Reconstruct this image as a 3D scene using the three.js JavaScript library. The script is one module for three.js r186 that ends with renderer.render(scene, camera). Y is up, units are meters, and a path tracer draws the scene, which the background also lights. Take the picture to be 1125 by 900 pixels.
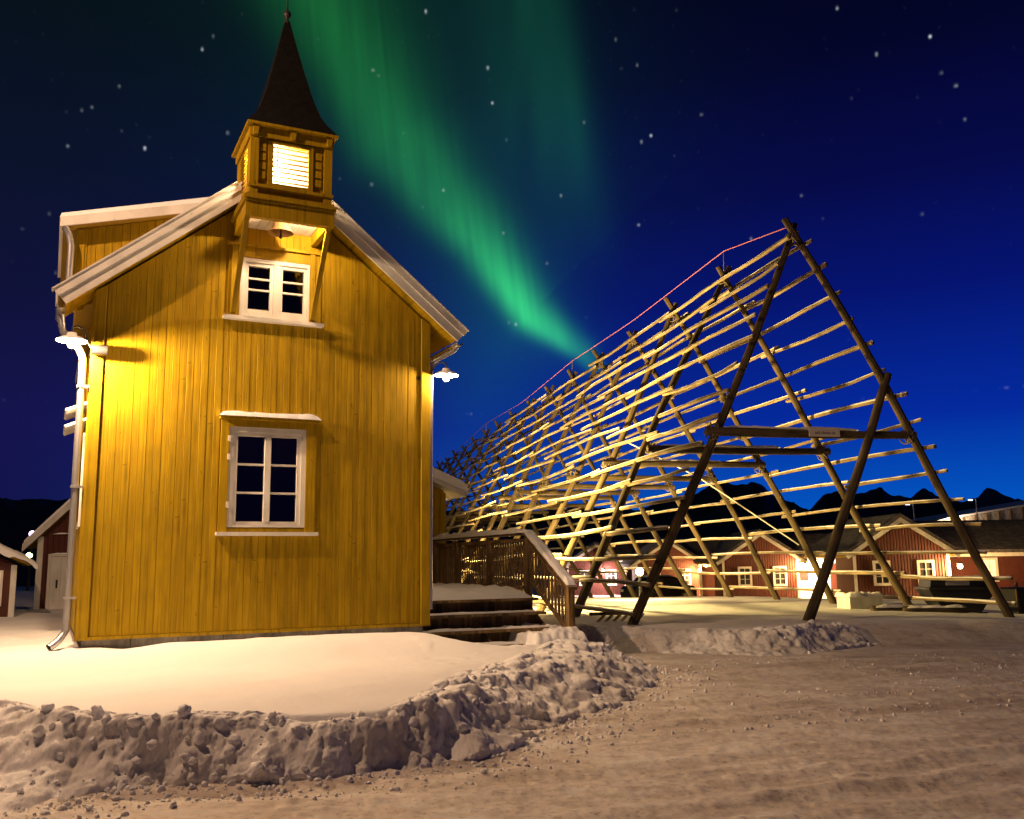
import * as THREE from 'three';
import { mergeGeometries, mergeVertices } from 'three/addons/utils/BufferGeometryUtils.js';

// ---------------------------------------------------------------- camera, sky, moonlight, exposure
const D = Math.PI / 180;
const scene = new THREE.Scene();
const camera = new THREE.PerspectiveCamera(46.79, 1024 / 819, 0.1, 9000);
camera.position.set(0, 1.6, 0);
camera.rotation.order = 'YXZ';
camera.rotation.set(9.25 * D, 0, -0.76 * D);
const renderer = new THREE.WebGLRenderer({ antialias: true });
renderer.toneMapping = THREE.LinearToneMapping;
renderer.toneMappingExposure = 1;
renderer.shadowMap.enabled = true;

function rng(seed) {
  let a = seed >>> 0;
  return () => { a = (a + 0x6D2B79F5) | 0; let t = Math.imul(a ^ (a >>> 15), 1 | a); t = (t + Math.imul(t ^ (t >>> 7), 61 | t)) ^ t; return ((t ^ (t >>> 14)) >>> 0) / 4294967296; };
}
const clamp = (x, a, b) => Math.min(b, Math.max(a, x));
const sstep = (a, b, x) => { const t = clamp((x - a) / (b - a), 0, 1); return t * t * (3 - 2 * t); };
const mix = (a, b, t) => a + (b - a) * t;
const lin = (c) => (c <= 0.04045 ? c / 12.92 : ((c + 0.055) / 1.055) ** 2.4);
const L3 = (r, g, b) => [lin(r / 255), lin(g / 255), lin(b / 255)];
const hash3 = (x, y, z) => { let h = Math.imul(x, 374761393) ^ Math.imul(y, 668265263) ^ Math.imul(z, 1274126177); h = Math.imul(h ^ (h >>> 13), 1103515245); h ^= h >>> 16; return (h >>> 0) / 4294967296; };
function noise3(x, y, z) {
  const xi = Math.floor(x), yi = Math.floor(y), zi = Math.floor(z);
  let u = x - xi, v = y - yi, w = z - zi; u = u * u * (3 - 2 * u); v = v * v * (3 - 2 * v); w = w * w * (3 - 2 * w);
  const q = (a, b, c) => hash3(xi + a, yi + b, zi + c);
  return mix(mix(mix(q(0, 0, 0), q(1, 0, 0), u), mix(q(0, 1, 0), q(1, 1, 0), u), v), mix(mix(q(0, 0, 1), q(1, 0, 1), u), mix(q(0, 1, 1), q(1, 1, 1), u), v), w) * 2 - 1;
}
const noise2 = (x, y) => noise3(x, y, 7.31);
const fbm2 = (x, y, n) => { let s = 0, a = 0.5; for (let i = 0; i < n; i++) { s += a * noise2(x, y); x = x * 2.03 + 17.1; y = y * 2.03 - 9.7; a *= 0.5; } return s; };

// night sky: dusk glow low in one direction, an aurora ribbon, stars
{
  const W = 4096, HH = 2048, data = new Float32Array(W * HH * 4);
  const glow = [[0, L3(6, 96, 205)], [3, L3(3, 84, 192)], [8, L3(4, 42, 158)], [15, L3(5, 20, 112)], [21, L3(6, 11, 74)], [28, L3(4, 6, 42)], [34, L3(3, 4, 26)], [60, L3(2, 3, 18)], [90, L3(2, 3, 15)]];
  const dark = [[0, L3(16, 18, 70)], [8, L3(22, 20, 76)], [15, L3(16, 18, 56)], [22, L3(11, 18, 42)], [30, L3(7, 14, 26)], [60, L3(5, 12, 20)], [90, L3(4, 8, 15)]];
  const at = (stops, e) => { let k = 0; while (k < stops.length - 2 && e > stops[k + 1][0]) k++; const t = clamp((e - stops[k][0]) / (stops[k + 1][0] - stops[k][0]), 0, 1); return [0, 1, 2].map((i) => mix(stops[k][1][i], stops[k + 1][1][i], t)); };
  // aurora ribbon: azimuth, elevation, half width, brightness
  const rib = [[6.0, 11.2, 0.5, 0.0], [4.9, 11.8, 0.6, 0.3], [4.2, 12.6, 0.75, 0.5], [2.6, 13.7, 0.95, 0.95], [1.0, 14.8, 1.2, 1.4], [-0.5, 17.0, 1.4, 1.2], [-2.1, 19.3, 1.7, 0.76], [-4.3, 21.5, 2.1, 0.50], [-6.1, 23.6, 2.4, 0.42], [-7.8, 25.0, 2.7, 0.38], [-9.9, 28.9, 3.0, 0.29], [-12.4, 32.2, 3.5, 0.25], [-15.0, 36.5, 4.4, 0.22], [-18, 43, 5.4, 0.2], [-21, 51, 6.5, 0.08], [-22, 58, 7, 0]];
  for (let j = 0; j < HH; j++) {
    const el = ((j + 0.5) / HH) * 180 - 90, e = Math.max(0, el), A = at(glow, e), B = at(dark, e);
    for (let i = 0; i < W; i++) {
      const lon = ((i + 0.5) / W - 0.5) * 2 * Math.PI;           // atan2(z, x)
      let az = (lon + Math.PI / 2) / D; if (az > 180) az -= 360;
      const w = sstep(0.3, 0.99, Math.cos((az - 42) * D));
      let r = mix(B[0], A[0], w), g = mix(B[1], A[1], w), b = mix(B[2], A[2], w);
      if (az > -40 && az < 30 && el > 4 && el < 62) {
        const ca = Math.cos(el * D), px = az;
        let best = 1e9, bw = 1, bb = 0, side = 1, along = 0;
        for (let k = 0; k < rib.length - 1; k++) {
          const [ax, ay, aw, ab] = rib[k], [cx, cy, cw, cb] = rib[k + 1], dx = (cx - ax) * ca, dy = cy - ay, ex = (px - ax) * ca, ey = el - ay;
          const t = clamp((ex * dx + ey * dy) / (dx * dx + dy * dy), 0, 1), qx = ex - dx * t, qy = ey - dy * t, d = Math.hypot(qx, qy);
          if (d < best) { best = d; bw = mix(aw, cw, t); bb = mix(ab, cb, t); side = dx * ey - dy * ex > 0 ? 1 : -1; along = k + t; }
        }
        const s = side > 0 ? best / (bw * 0.60) : best / (bw * 0.95), streak = 1 + 0.22 * noise2(along * 0.7 + 3, best * 0.6 * side) + 0.1 * noise2(az * 1.3, el * 0.5) + 0.16 * noise2(az * 3.4 + el * 0.5, el * 0.16) + 0.08 * noise2(az * 8 + el, el * 0.2);
        const a = bb * Math.exp(-s * s * 0.9) * streak + bb * 0.13 * Math.exp(-best / (bw * 1.7));
        r += 0.020 * a; g += 0.35 * a; b += 0.062 * a;
        // the second, paler curtain and a thin veil between the two
        const cx = 3.2 + (30 - el) * 0.2, q = (az - cx) * ca, c2 = (q > 0 ? Math.exp(-q * q / 1.6) : Math.exp(-q * q / 18)) * sstep(16, 28, el) * (1 - sstep(42, 60, el)) * (1 + 0.35 * noise2(az * 0.9, el * 0.12));
        r += 0.002 * c2; g += 0.036 * c2; b += 0.016 * c2;
        const v = Math.exp(-(((az + 2) / 11) ** 2) - ((el - 26) / 13) ** 2), v2 = Math.exp(-(((az + 1.5) / 4) ** 2) - ((el - 11) / 6) ** 2);
        r += 0.001 * v; g += 0.006 * v + 0.018 * v2; b += 0.005 * v + 0.010 * v2;
      }
      const k = (j * W + i) * 4; data[k] = r; data[k + 1] = g; data[k + 2] = b; data[k + 3] = 1;
    }
  }
  const R = rng(11);
  const star = (az, el, m, c) => {
    const x = ((az - 90) / 360 + 0.5 + 1) % 1 * W, y = (el / 180 + 0.5) * HH;
    for (let dj = -2; dj <= 2; dj++) for (let di = -2; di <= 2; di++) {
      const xi = Math.floor(x) + di, yi = Math.floor(y) + dj, dx = (xi + 0.5 - x) * Math.cos(el * D), dy = (yi + 0.5 - y) * 0.72, f = m * Math.exp(-(dx * dx + dy * dy) / 0.13);
      if (yi < 0 || yi >= HH) continue;
      const k = (yi * W + ((xi + W) % W)) * 4; data[k] += f * c[0]; data[k + 1] += f * c[1]; data[k + 2] += f * c[2];
    }
  };
  const known = [[-22.2, 23.3, 1.6], [-8.7, 28.8, 0.9], [-5.3, 32.0, 1.4], [-1.3, 29.1, 1.6], [-1.0, 27.2, 0.8], [-8.7, 22.5, 1.2], [-4.2, 22.3, 0.8], [-17.5, 24.7, 1.0], [8.4, 28.9, 0.3], [8.5, 24.7, 0.8], [9.1, 25.0, 0.9], [8.1, 20.0, 0.9], [20.8, 30.3, 0.8], [25.8, 27.9, 1.3], [26.9, 25.2, 1.2], [26.2, 26.0, 0.5], [12.3, 25.9, 0.6], [3.3, 21.9, 0.5], [0.3, 14.4, 0.7], [-0.1, 14.5, 0.5], [14.9, 18.7, 0.4], [18.0, 20.8, 0.4], [27.2, 23.4, 0.3], [22.8, 27.6, 0.8], [-23.8, 26.3, 0.4], [-19.2, 28.9, 0.8], [-26.3, 22.8, 0.5], [-25.2, 25.0, 0.3], [2.3, 18.0, 0.5], [4.9, 26.0, 0.4]];
  for (const [a, e, m] of known) star(a, e, m * 1.25, [0.8, 0.9, 1]);
  for (let n = 0; n < 3600; n++) { const e = Math.asin(R()) / D; star(R() * 360 - 180, Math.max(9, e), 0.012 + 0.6 * R() ** 18, R() < 0.3 ? [0.5, 0.7, 1] : [0.8, 0.86, 1]); }
  const sky = new THREE.DataTexture(data, W, HH, THREE.RGBAFormat, THREE.FloatType);
  sky.mapping = THREE.EquirectangularReflectionMapping; sky.magFilter = sky.minFilter = THREE.LinearFilter; sky.needsUpdate = true;
  scene.background = sky; scene.environment = sky;
}
const moon = new THREE.DirectionalLight(0xb9c8ff, 0.004);
moon.position.set(-60, 90, 70); moon.castShadow = true;
moon.shadow.camera.left = moon.shadow.camera.bottom = -70; moon.shadow.camera.right = moon.shadow.camera.top = 70; moon.shadow.camera.far = 400;
scene.add(moon);
console.log('sky');

// ---------------------------------------------------------------- textures and materials
function tex(w, h, fn, srgb, rx = 1, ry = 1) {
  const d = new Uint8Array(w * h * 4);
  for (let j = 0; j < h; j++) for (let i = 0; i < w; i++) { const c = fn(i / w, j / h), k = (j * w + i) * 4; if (typeof c === 'number') d[k] = d[k + 1] = d[k + 2] = clamp(c, 0, 1) * 255; else { d[k] = clamp(c[0], 0, 1) * 255; d[k + 1] = clamp(c[1], 0, 1) * 255; d[k + 2] = clamp(c[2], 0, 1) * 255; } d[k + 3] = 255; }
  const t = new THREE.DataTexture(d, w, h); t.wrapS = t.wrapT = THREE.RepeatWrapping; t.magFilter = THREE.LinearFilter; t.minFilter = THREE.LinearMipmapLinearFilter; t.generateMipmaps = true;
  if (srgb) t.colorSpace = THREE.SRGBColorSpace;
  t.repeat.set(rx, ry); t.needsUpdate = true; return t;
}
// tileable fbm on the unit square
function tnoise(u, v, fu, fv, oct, z0 = 0) { let s = 0, a = 0.5; for (let o = 0; o < oct; o++) { const U = u * fu, V = v * fv, xi = Math.floor(U), yi = Math.floor(V); let x = U - xi, y = V - yi; x = x * x * (3 - 2 * x); y = y * y * (3 - 2 * y); const q = (p, r) => hash3((xi + p) % fu, (yi + r) % fv, 31 * o + z0); s += a * (mix(mix(q(0, 0), q(1, 0), x), mix(q(0, 1), q(1, 1), x), y) * 2 - 1); fu *= 2; fv *= 2; a *= 0.55; } return s; }
const snowBump = tex(512, 512, (u, v) => 0.5 + 0.55 * tnoise(u, v, 14, 14, 5), false);
const paintMap = tex(256, 1024, (u, v) => { const g = 0.9 + 0.16 * tnoise(u, v, 48, 3, 3) + 0.1 * tnoise(u, v, 4, 6, 3, 5) + (tnoise(u, v, 20, 26, 2, 9) > 0.56 ? -0.16 : 0); return [g, g * 0.985, g * 0.96]; }, true);
const paintBump = tex(256, 1024, (u, v) => 0.5 + 0.45 * tnoise(u, v, 60, 4, 4, 2), false);
const logMap = tex(256, 512, (u, v) => { const g = 0.72 + 0.32 * tnoise(u, v, 24, 3, 4, 3) + 0.22 * tnoise(u, v, 3, 6, 3, 8); return [g, g * 0.95, g * 0.86]; }, true);
const logBump = tex(256, 512, (u, v) => 0.5 + 0.5 * tnoise(u, v, 30, 4, 4, 4), false);
const whiteMap = tex(256, 256, (u, v) => { const g = 0.93 + 0.09 * tnoise(u, v, 5, 5, 4, 7) + (tnoise(u, v, 30, 30, 2, 19) > 0.6 ? -0.1 : 0); return [g, g, g * 0.99]; }, true);
const grit = tex(256, 256, (u, v) => { const g = 0.82 + 0.3 * tnoise(u, v, 10, 10, 5, 6); return [g, g, g]; }, true);
const gritSnow = tex(1024, 1024, (u, v) => { const a = tnoise(u, v, 7, 9, 5, 41), d = tnoise(u, v, 90, 130, 3, 43), f = tnoise(u, v, 24, 60, 3, 47); const g = 0.98 + 0.12 * a + 0.10 * f - (d > 0.36 ? 0.16 : 0); return [g, g * 0.975, g * 0.95]; }, true, 0.23, 0.23);
const roadBump = tex(1024, 1024, (u, v) => 0.5 + 0.4 * tnoise(u, v, 16, 22, 6, 51) + 0.12 * tnoise(u, v, 5, 34, 3, 53), false, 0.23, 0.23);
const tiny = tex(256, 256, (u, v) => 0.5 + 0.5 * tnoise(u, v, 24, 24, 4, 12), false);
const slate = tex(256, 256, (u, v) => { const row = Math.floor(v * 12), x = u * 10 + (row % 2) * 0.5, c = hash3(Math.floor(x) % 10, row, 2); const g = 0.7 + 0.35 * c + 0.12 * tnoise(u, v, 20, 20, 2); return [g, g, g]; }, true);
const S = (o) => new THREE.MeshStandardMaterial({ roughness: 0.8, metalness: 0, ...o });
const P = (o) => new THREE.MeshPhysicalMaterial({ roughness: 0.8, metalness: 0, ...o });
const col = (r, g, b) => new THREE.Color().setRGB(r, g, b);
const M = {
  ochre: [0, 1, 2, 3].map((k) => P({ specularIntensity: 0.35, color: col(0.40 * [1, 0.96, 1.03, 0.98][k], 0.264 * [1, 0.94, 1.03, 0.99][k], 0.004), map: paintMap, bumpMap: paintBump, bumpScale: 0.002, roughness: 0.7 })),
  ochreTrim: P({ specularIntensity: 0.35, color: col(0.40, 0.266, 0.005), map: paintMap, bumpMap: paintBump, bumpScale: 0.0015, roughness: 0.55 }),
  white: S({ color: col(0.74, 0.72, 0.68), map: whiteMap, bumpMap: tiny, bumpScale: 0.0008, roughness: 0.6 }),
  core: S({ color: col(0.30, 0.185, 0.005), roughness: 0.9 }),
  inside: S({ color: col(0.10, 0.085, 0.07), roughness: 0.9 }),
  concrete: S({ color: col(0.27, 0.26, 0.24), map: grit, bumpMap: tiny, bumpScale: 0.004, roughness: 0.95 }),
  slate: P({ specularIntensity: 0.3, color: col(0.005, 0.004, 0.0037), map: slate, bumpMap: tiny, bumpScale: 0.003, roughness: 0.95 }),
  zinc: S({ color: col(0.55, 0.55, 0.54), metalness: 0.85, roughness: 0.38, bumpMap: tiny, bumpScale: 0.001 }),
  iron: S({ color: col(0.03, 0.03, 0.03), metalness: 0.4, roughness: 0.55 }),
  bronze: S({ color: col(0.34, 0.2, 0.08), metalness: 0.8, roughness: 0.45, bumpMap: tiny, bumpScale: 0.001 }),
  enamel: S({ color: col(0.75, 0.75, 0.72), roughness: 0.35, side: THREE.DoubleSide }),
  glass: new THREE.MeshPhysicalMaterial({ color: 0xffffff, transmission: 1, thickness: 0, roughness: 0.02, ior: 1.5 }),
  snow: S({ color: col(0.84, 0.845, 0.86), bumpMap: snowBump, bumpScale: 0.006, roughness: 0.85 }),
  deckWood: [0, 1, 2].map((k) => S({ color: col(0.36 * (0.85 + 0.15 * k), 0.25 * (0.85 + 0.15 * k), 0.125), map: logMap, bumpMap: logBump, bumpScale: 0.003, roughness: 0.85 })),
  log: [0, 1, 2, 3].map((k) => S({ color: col([0.185, 0.15, 0.21, 0.17][k], [0.145, 0.12, 0.165, 0.13][k], [0.08, 0.07, 0.095, 0.065][k]), map: logMap, bumpMap: logBump, bumpScale: 0.008, roughness: 0.9 })),
  railWood: [0, 1, 2].map((k) => S({ color: col([0.50, 0.44, 0.56][k], [0.42, 0.36, 0.47][k], [0.28, 0.235, 0.32][k]), map: logMap, bumpMap: logBump, bumpScale: 0.0022, roughness: 0.88 })),
  red: S({ color: col(0.088, 0.018, 0.010), map: paintMap, bumpMap: paintBump, bumpScale: 0.003, roughness: 0.75 }),
  black: S({ color: col(0.012, 0.012, 0.014), roughness: 0.5 }),
  rock: S({ color: col(0.075, 0.078, 0.09), roughness: 1 }),
};
M.rope = S({ color: col(0.16, 0.13, 0.09), roughness: 0.95 });
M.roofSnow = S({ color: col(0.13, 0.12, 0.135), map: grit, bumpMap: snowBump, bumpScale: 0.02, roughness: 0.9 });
const glowMat = (r, g, b, k) => S({ color: col(0.9, 0.85, 0.7), emissive: col(r, g, b), emissiveIntensity: k, roughness: 0.4 });

// ---------------------------------------------------------------- builders
const used = {};
function numbered(n) { if (!(n in used)) { used[n] = 0; return n; } used[n]++; return `${n}_${String(used[n]).padStart(3, '0')}`; }
function add(name, geo, mat, parent) { const m = new THREE.Mesh(geo, mat); m.name = name; parent.add(m); return m; }
function part(name, parent) { const g = new THREE.Group(); g.name = name; parent.add(g); return g; }
function tag(o, label, category, group) { o.userData.label = label; o.userData.category = category; if (group) o.userData.group = group; return o; }
function thing(name, label, category, pos = [0, 0, 0], turn = 0, group) { const g = new THREE.Group(); g.name = numbered(name); g.position.set(...pos); g.rotation.y = turn; scene.add(g); return tag(g, label, category, group); }
function setting(name, geo, mat, label, category) { const m = add(numbered(name), geo, mat, scene); m.userData.kind = 'structure'; if (label) tag(m, label, category); return m; }

// box with chamfered long edges, uv in metres
function box(x0, x1, y0, y1, z0, z1, c = 0.004) {
  const w = x1 - x0, h = y1 - y0, d = z1 - z0; c = Math.min(c, w / 3, h / 3, d / 3);
  const s = new THREE.Shape([[x0 + c, y0], [x1 - c, y0], [x1, y0 + c], [x1, y1 - c], [x1 - c, y1], [x0 + c, y1], [x0, y1 - c], [x0, y0 + c]].map((p) => new THREE.Vector2(...p)));
  const g = new THREE.ExtrudeGeometry(s, { depth: d, bevelEnabled: false }); g.translate(0, 0, z0); return metreUV(g);
}
function metreUV(g, off = 0) {
  if (g.index) g = g.toNonIndexed();
  g.computeVertexNormals();
  const p = g.attributes.position, n = g.attributes.normal, uv = new Float32Array(p.count * 2);
  for (let i = 0; i < p.count; i++) {
    const ax = Math.abs(n.getX(i)), ay = Math.abs(n.getY(i)), az = Math.abs(n.getZ(i)); let u, v;
    if (az >= ax && az >= ay) { u = p.getX(i); v = p.getY(i); } else if (ax >= ay) { u = p.getZ(i); v = p.getY(i); } else { u = p.getX(i); v = p.getZ(i); }
    uv[2 * i] = u + off; uv[2 * i + 1] = v * 0.5 + off * 1.7;
  }
  g.setAttribute('uv', new THREE.BufferAttribute(uv, 2)); return g;
}
// polygon in x,y pushed from z0 to z1
function slab(pts, z0, z1, holes = []) {
  const s = new THREE.Shape(pts.map((p) => new THREE.Vector2(...p)));
  for (const h of holes) s.holes.push(new THREE.Path(h.map((p) => new THREE.Vector2(...p))));
  const g = new THREE.ExtrudeGeometry(s, { depth: z1 - z0, bevelEnabled: false }); g.translate(0, 0, z0); return metreUV(g);
}
// upright board: chamfered front edges, the top may slope (yt0 at x0, yt1 at x1)
function board(x0, x1, yb, yt0, yt1, z0, z1, c, off) {
  const prof = [[x0, z0], [x0, z1 - c], [x0 + c, z1], [x1 - c, z1], [x1, z1 - c], [x1, z0]], pos = [], top = (x) => mix(yt0, yt1, (x - x0) / (x1 - x0));
  const V = (k, up) => [prof[k][0], up ? top(prof[k][0]) : yb, prof[k][1]];
  for (let k = 0; k < 5; k++) { const a = V(k, 0), b = V(k + 1, 0), cc = V(k + 1, 1), d = V(k, 1); pos.push(...a, ...b, ...cc, ...a, ...cc, ...d); }
  for (let k = 1; k < 5; k++) { pos.push(...V(0, 1), ...V(k, 1), ...V(k + 1, 1)); pos.push(...V(0, 0), ...V(k + 1, 0), ...V(k, 0)); }
  const g = new THREE.BufferGeometry(); g.setAttribute('position', new THREE.BufferAttribute(new Float32Array(pos), 3)); return metreUV(g, off);
}
// a pole from a to b, tapered and a little crooked
function pole(a, b, r0, r1, bend, R, seg = 8, rad = 8, knob = 0.05) {
  const A = new THREE.Vector3(...a), B = new THREE.Vector3(...b), d = B.clone().sub(A), len = d.length(); d.normalize();
  const u = new THREE.Vector3(0, 1, 0).cross(d); if (u.length() < 0.05) u.set(1, 0, 0); u.normalize(); const v = d.clone().cross(u);
  const pos = [], uv = [], idx = [], ph = R() * 6.28, ph2 = R() * 6.28, o = R() * 5, k2 = 1 + R();
  for (let i = 0; i <= seg; i++) {
    const t = i / seg, r = mix(r0, r1, t), s1 = bend * Math.sin(Math.PI * t), s2 = bend * 0.5 * Math.sin(2 * Math.PI * t * k2 + ph2);
    const c = A.clone().addScaledVector(d, t * len).addScaledVector(u, s1 * Math.cos(ph) + s2).addScaledVector(v, s1 * Math.sin(ph));
    for (let j = 0; j <= rad; j++) {
      const th = (j / rad) * 2 * Math.PI, jj = j % rad, rr = r * (1 + knob * (hash3(i, jj, Math.floor(o * 1000)) * 2 - 1));
      const q = c.clone().addScaledVector(u, Math.cos(th) * rr).addScaledVector(v, Math.sin(th) * rr); pos.push(q.x, q.y, q.z); uv.push(j / rad + o, t * len * 0.5 + o);
    }
  }
  for (let i = 0; i < seg; i++) for (let j = 0; j < rad; j++) { const p = i * (rad + 1) + j, q = p + rad + 1; idx.push(p, p + 1, q, p + 1, q + 1, q); }
  for (const [row, flip] of [[0, 1], [seg, 0]]) { const base = row * (rad + 1), c = pos.length / 3; let x = 0, y = 0, z = 0; for (let j = 0; j < rad; j++) { x += pos[(base + j) * 3]; y += pos[(base + j) * 3 + 1]; z += pos[(base + j) * 3 + 2]; } pos.push(x / rad, y / rad, z / rad); uv.push(0.5 + o, o); for (let j = 0; j < rad; j++) flip ? idx.push(c, base + j + 1, base + j) : idx.push(c, base + j, base + j + 1); }
  const g = new THREE.BufferGeometry(); g.setAttribute('position', new THREE.Float32BufferAttribute(pos, 3)); g.setAttribute('uv', new THREE.Float32BufferAttribute(uv, 2)); g.setIndex(idx); g.computeVertexNormals(); return g;
}
const tube = (pts, r, n = 24, rad = 10) => new THREE.TubeGeometry(new THREE.CatmullRomCurve3(pts.map((p) => new THREE.Vector3(...p)), false, 'catmullrom', 0.15), n, r, rad, false);
const lathe = (pts, n = 28) => new THREE.LatheGeometry(pts.map((p) => new THREE.Vector2(...p)), n);
// soft strip of snow lying on something: length along x, width along z
function snowStrip(x0, x1, y, z0, z1, h, seed, nx, nz = 8, rough = 1) {
  nx = nx || Math.max(4, Math.round((x1 - x0) / 0.05)); const pos = [], uv = [], idx = [], R = nz + 1;
  for (let i = 0; i <= nx; i++) for (let j = 0; j <= nz; j++) {
    const u = i / nx, v = j / nz, x = mix(x0, x1, u), z = mix(z0, z1, v), e = Math.min(1, 3.2 * Math.sqrt(Math.max(0, v * (1 - v)))) * Math.min(1, 12 * Math.min(u, 1 - u) + 0.0);
    const wob = 0.75 + rough * (0.35 * noise3(x * 4 + seed, z * 5, seed) + 0.2 * noise3(x * 13, z * 13, seed + 4));
    pos.push(x, y + (e <= 0 ? -0.005 : h * Math.sqrt(e) * wob), z + (v - 0.5) * 0.02 * noise2(x * 6 + seed, 3)); uv.push(x, z);
  }
  for (let i = 0; i < nx; i++) for (let j = 0; j < nz; j++) { const p = i * R + j, q = p + R; idx.push(p, p + 1, q, p + 1, q + 1, q); }
  const g = new THREE.BufferGeometry(); g.setAttribute('position', new THREE.Float32BufferAttribute(pos, 3)); g.setAttribute('uv', new THREE.Float32BufferAttribute(uv, 2)); g.setIndex(idx); g.computeVertexNormals(); return g;
}
function lamp(parent, p, c, cd, size = 1.5) { const l = new THREE.PointLight(c, cd); l.position.set(...p); l.castShadow = true; l.shadow.radius = size; parent.add(l); return l; }
const WARM = col(1, 0.655, 0.37), WARMER = col(1, 0.56, 0.2), SODIUM = col(1, 0.59, 0.34), FLOOD = col(1, 0.68, 0.22);

// ---------------------------------------------------------------- terrain
const HC = [-5.865, 0.706, -13], HT = 26 * D, HX = [Math.cos(HT), -Math.sin(HT)], HZ = [Math.sin(HT), Math.cos(HT)];
const toHouse = (x, z) => [(x - HC[0]) * HX[0] + (z - HC[2]) * HX[1], (x - HC[0]) * HZ[0] + (z - HC[2]) * HZ[1]];
const world = (x, h, z) => [HC[0] + x * HX[0] + z * HZ[0], HC[1] + h, HC[2] + x * HX[1] + z * HZ[1]];
// edge of the yard (inner) and foot of the ploughed bank (foot), in pairs from left to right
const bankPairs = [[-9.5, -13.5, -7.2, -3.6], [-7.3, -11.4, -5.4, -5.1], [-5.9, -10.2, -4.3, -6.1], [-4.94, -9.3, -3.5, -6.7], [-3.96, -8.45, -3.15, -7.03], [-3.1, -7.95, -2.8, -7.34], [-2.5, -7.98, -2.25, -7.42], [-1.78, -8.02, -1.69, -7.46], [-1.2, -8.2, -1.05, -7.73], [-1.0, -9.0, -0.2, -8.31], [-0.85, -10.3, 0.2, -9.2], [-0.6, -11.2, 0.53, -9.89], [-0.1, -12.4, 1.27, -11.12], [0.35, -13.8, 1.95, -13.1], [0.75, -15.0, 2.15, -14.7], [0.95, -16.2, 1.75, -16.3]];
const yardPoly = [...bankPairs.map((p) => [p[0], p[1]]), [0.9, -18], [-1, -24], [-2, -40], [-60, -60], [-90, -30], [-40, -16]];
const moundPoly = [[-0.6, -19.4], [1.2, -18.6], [2.6, -17.9], [4.4, -17.0], [5.3, -17.9], [6.5, -18.9], [9, -19.3], [12, -19.2], [17, -18.6], [30, -20], [34, -30], [20, -38], [6, -38], [-2, -38]];
function sdPoly(poly, x, z) { let d = 1e9, inside = false; for (let i = 0, j = poly.length - 1; i < poly.length; j = i++) { const [xi, zi] = poly[i], [xj, zj] = poly[j], ex = xj - xi, ez = zj - zi, t = clamp(((x - xi) * ex + (z - zi) * ez) / (ex * ex + ez * ez), 0, 1); d = Math.min(d, Math.hypot(x - xi - ex * t, z - zi - ez * t)); if ((zi > z) !== (zj > z) && x < ((xj - xi) * (z - zi)) / (zj - zi) + xi) inside = !inside; } return inside ? d : -d; }
function yardY(x, z) {
  const [lx, lz] = toHouse(x, z);
  let y = 0.42 + 0.14 * (1 - sstep(1.7, 2.7, lz + 0.45 * noise2(x * 0.5, z * 0.5))) + 0.05 * fbm2(x * 0.7, z * 0.9, 3) + 0.012 * fbm2(x * 3, z * 3, 3) + 0.03 * Math.max(0, noise2(x * 6, z * 6)) * sstep(3.2, 4.6, lx) * sstep(0.6, 2, lz);
  y -= (0.06 + 0.05 * noise2(lx * 0.9, 4)) * (1 - sstep(0.1, 0.9, lz)) * sstep(-3, -1, lz);
  y += 0.16 * sstep(-0.5, -6, lx) * sstep(-4, -14, lz);
  y += 0.08 * sstep(0.2, 1.0, lz) * (1 - sstep(1.0, 2.2, lz)) * sstep(0.3, 1.2, lx) * (1 - sstep(4.2, 5.2, lx));
  if (lx < 0.5 && lx > -3 && lz > -4 && lz < 2) y += 0.035 * fbm2(x * 5, z * 5, 3) * sstep(0.5, -0.3, lx);
  if (lx > 4.6 && lz < 3) y -= 0.37 * sstep(4.6, 5.6, lx) * sstep(2.6, 0.4, lz);
  return y;
}
const ground = { zone: 0, rut: 0 };
// tyre ruts: each follows z = f(x) across the road
const ruts = [[-9.6, 0.34, 0.020], [-8.0, 0.30, 0.026], [-11.2, 0.36, 0.010], [-12.8, 0.30, 0.006], [-6.6, 0.26, 0.030], [-14.4, 0.20, 0.004], [-7.2, 0.30, 0.030], [-15.4, 0.14, 0.002], [-10.4, 0.42, 0.012], [-13.5, 0.34, -0.004]].map(([a, b, c]) => (x) => a - b * (x - 2) - c * (x - 2) * (x - 2) * 0.7);
function roadY(x, z) {
  ground.rut = 0;
  let y = 0.03 * fbm2(x * 0.35, z * 0.35, 2);
  if (z < -3 && z > -20) {
    const near = 1;
    for (let k = 0; k < ruts.length; k++) { const d = z - ruts[k](x) + 0.3 * noise2(x * 0.45 + k * 9, k) + 0.07 * noise2(x * 2 + k * 5, k), w = 0.17, g = Math.exp(-d * d / (w * w)), lip = Math.exp(-((Math.abs(d) - 0.27) ** 2) / 0.012); const on = sstep(-0.75, -0.1, noise2(x * 0.3 + 31 * k, k * 3.3)); ground.rut = Math.max(ground.rut, on * g); y += near * on * (-0.016 * g + 0.020 * lip * (0.4 + 0.9 * Math.abs(noise2(x * 3, z * 3)))) ; }
  }
  const c = fbm2(x * 2.2, z * 3.4, 3), lump = Math.max(0, noise2(x * 7, z * 9) - 0.35) * Math.max(0, noise2(x * 0.9 + 5, z * 1.2) + 0.25);
  return y + 0.012 * c + 0.05 * lump + 0.014 * fbm2(x * 13, z * 17, 3);
}
function far(x, z) { const r = Math.hypot(x, z); return -0.75 * sstep(30, 64, r) * sstep(-20, 5, x) - 2.5 * sstep(90, 260, r); }
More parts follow.
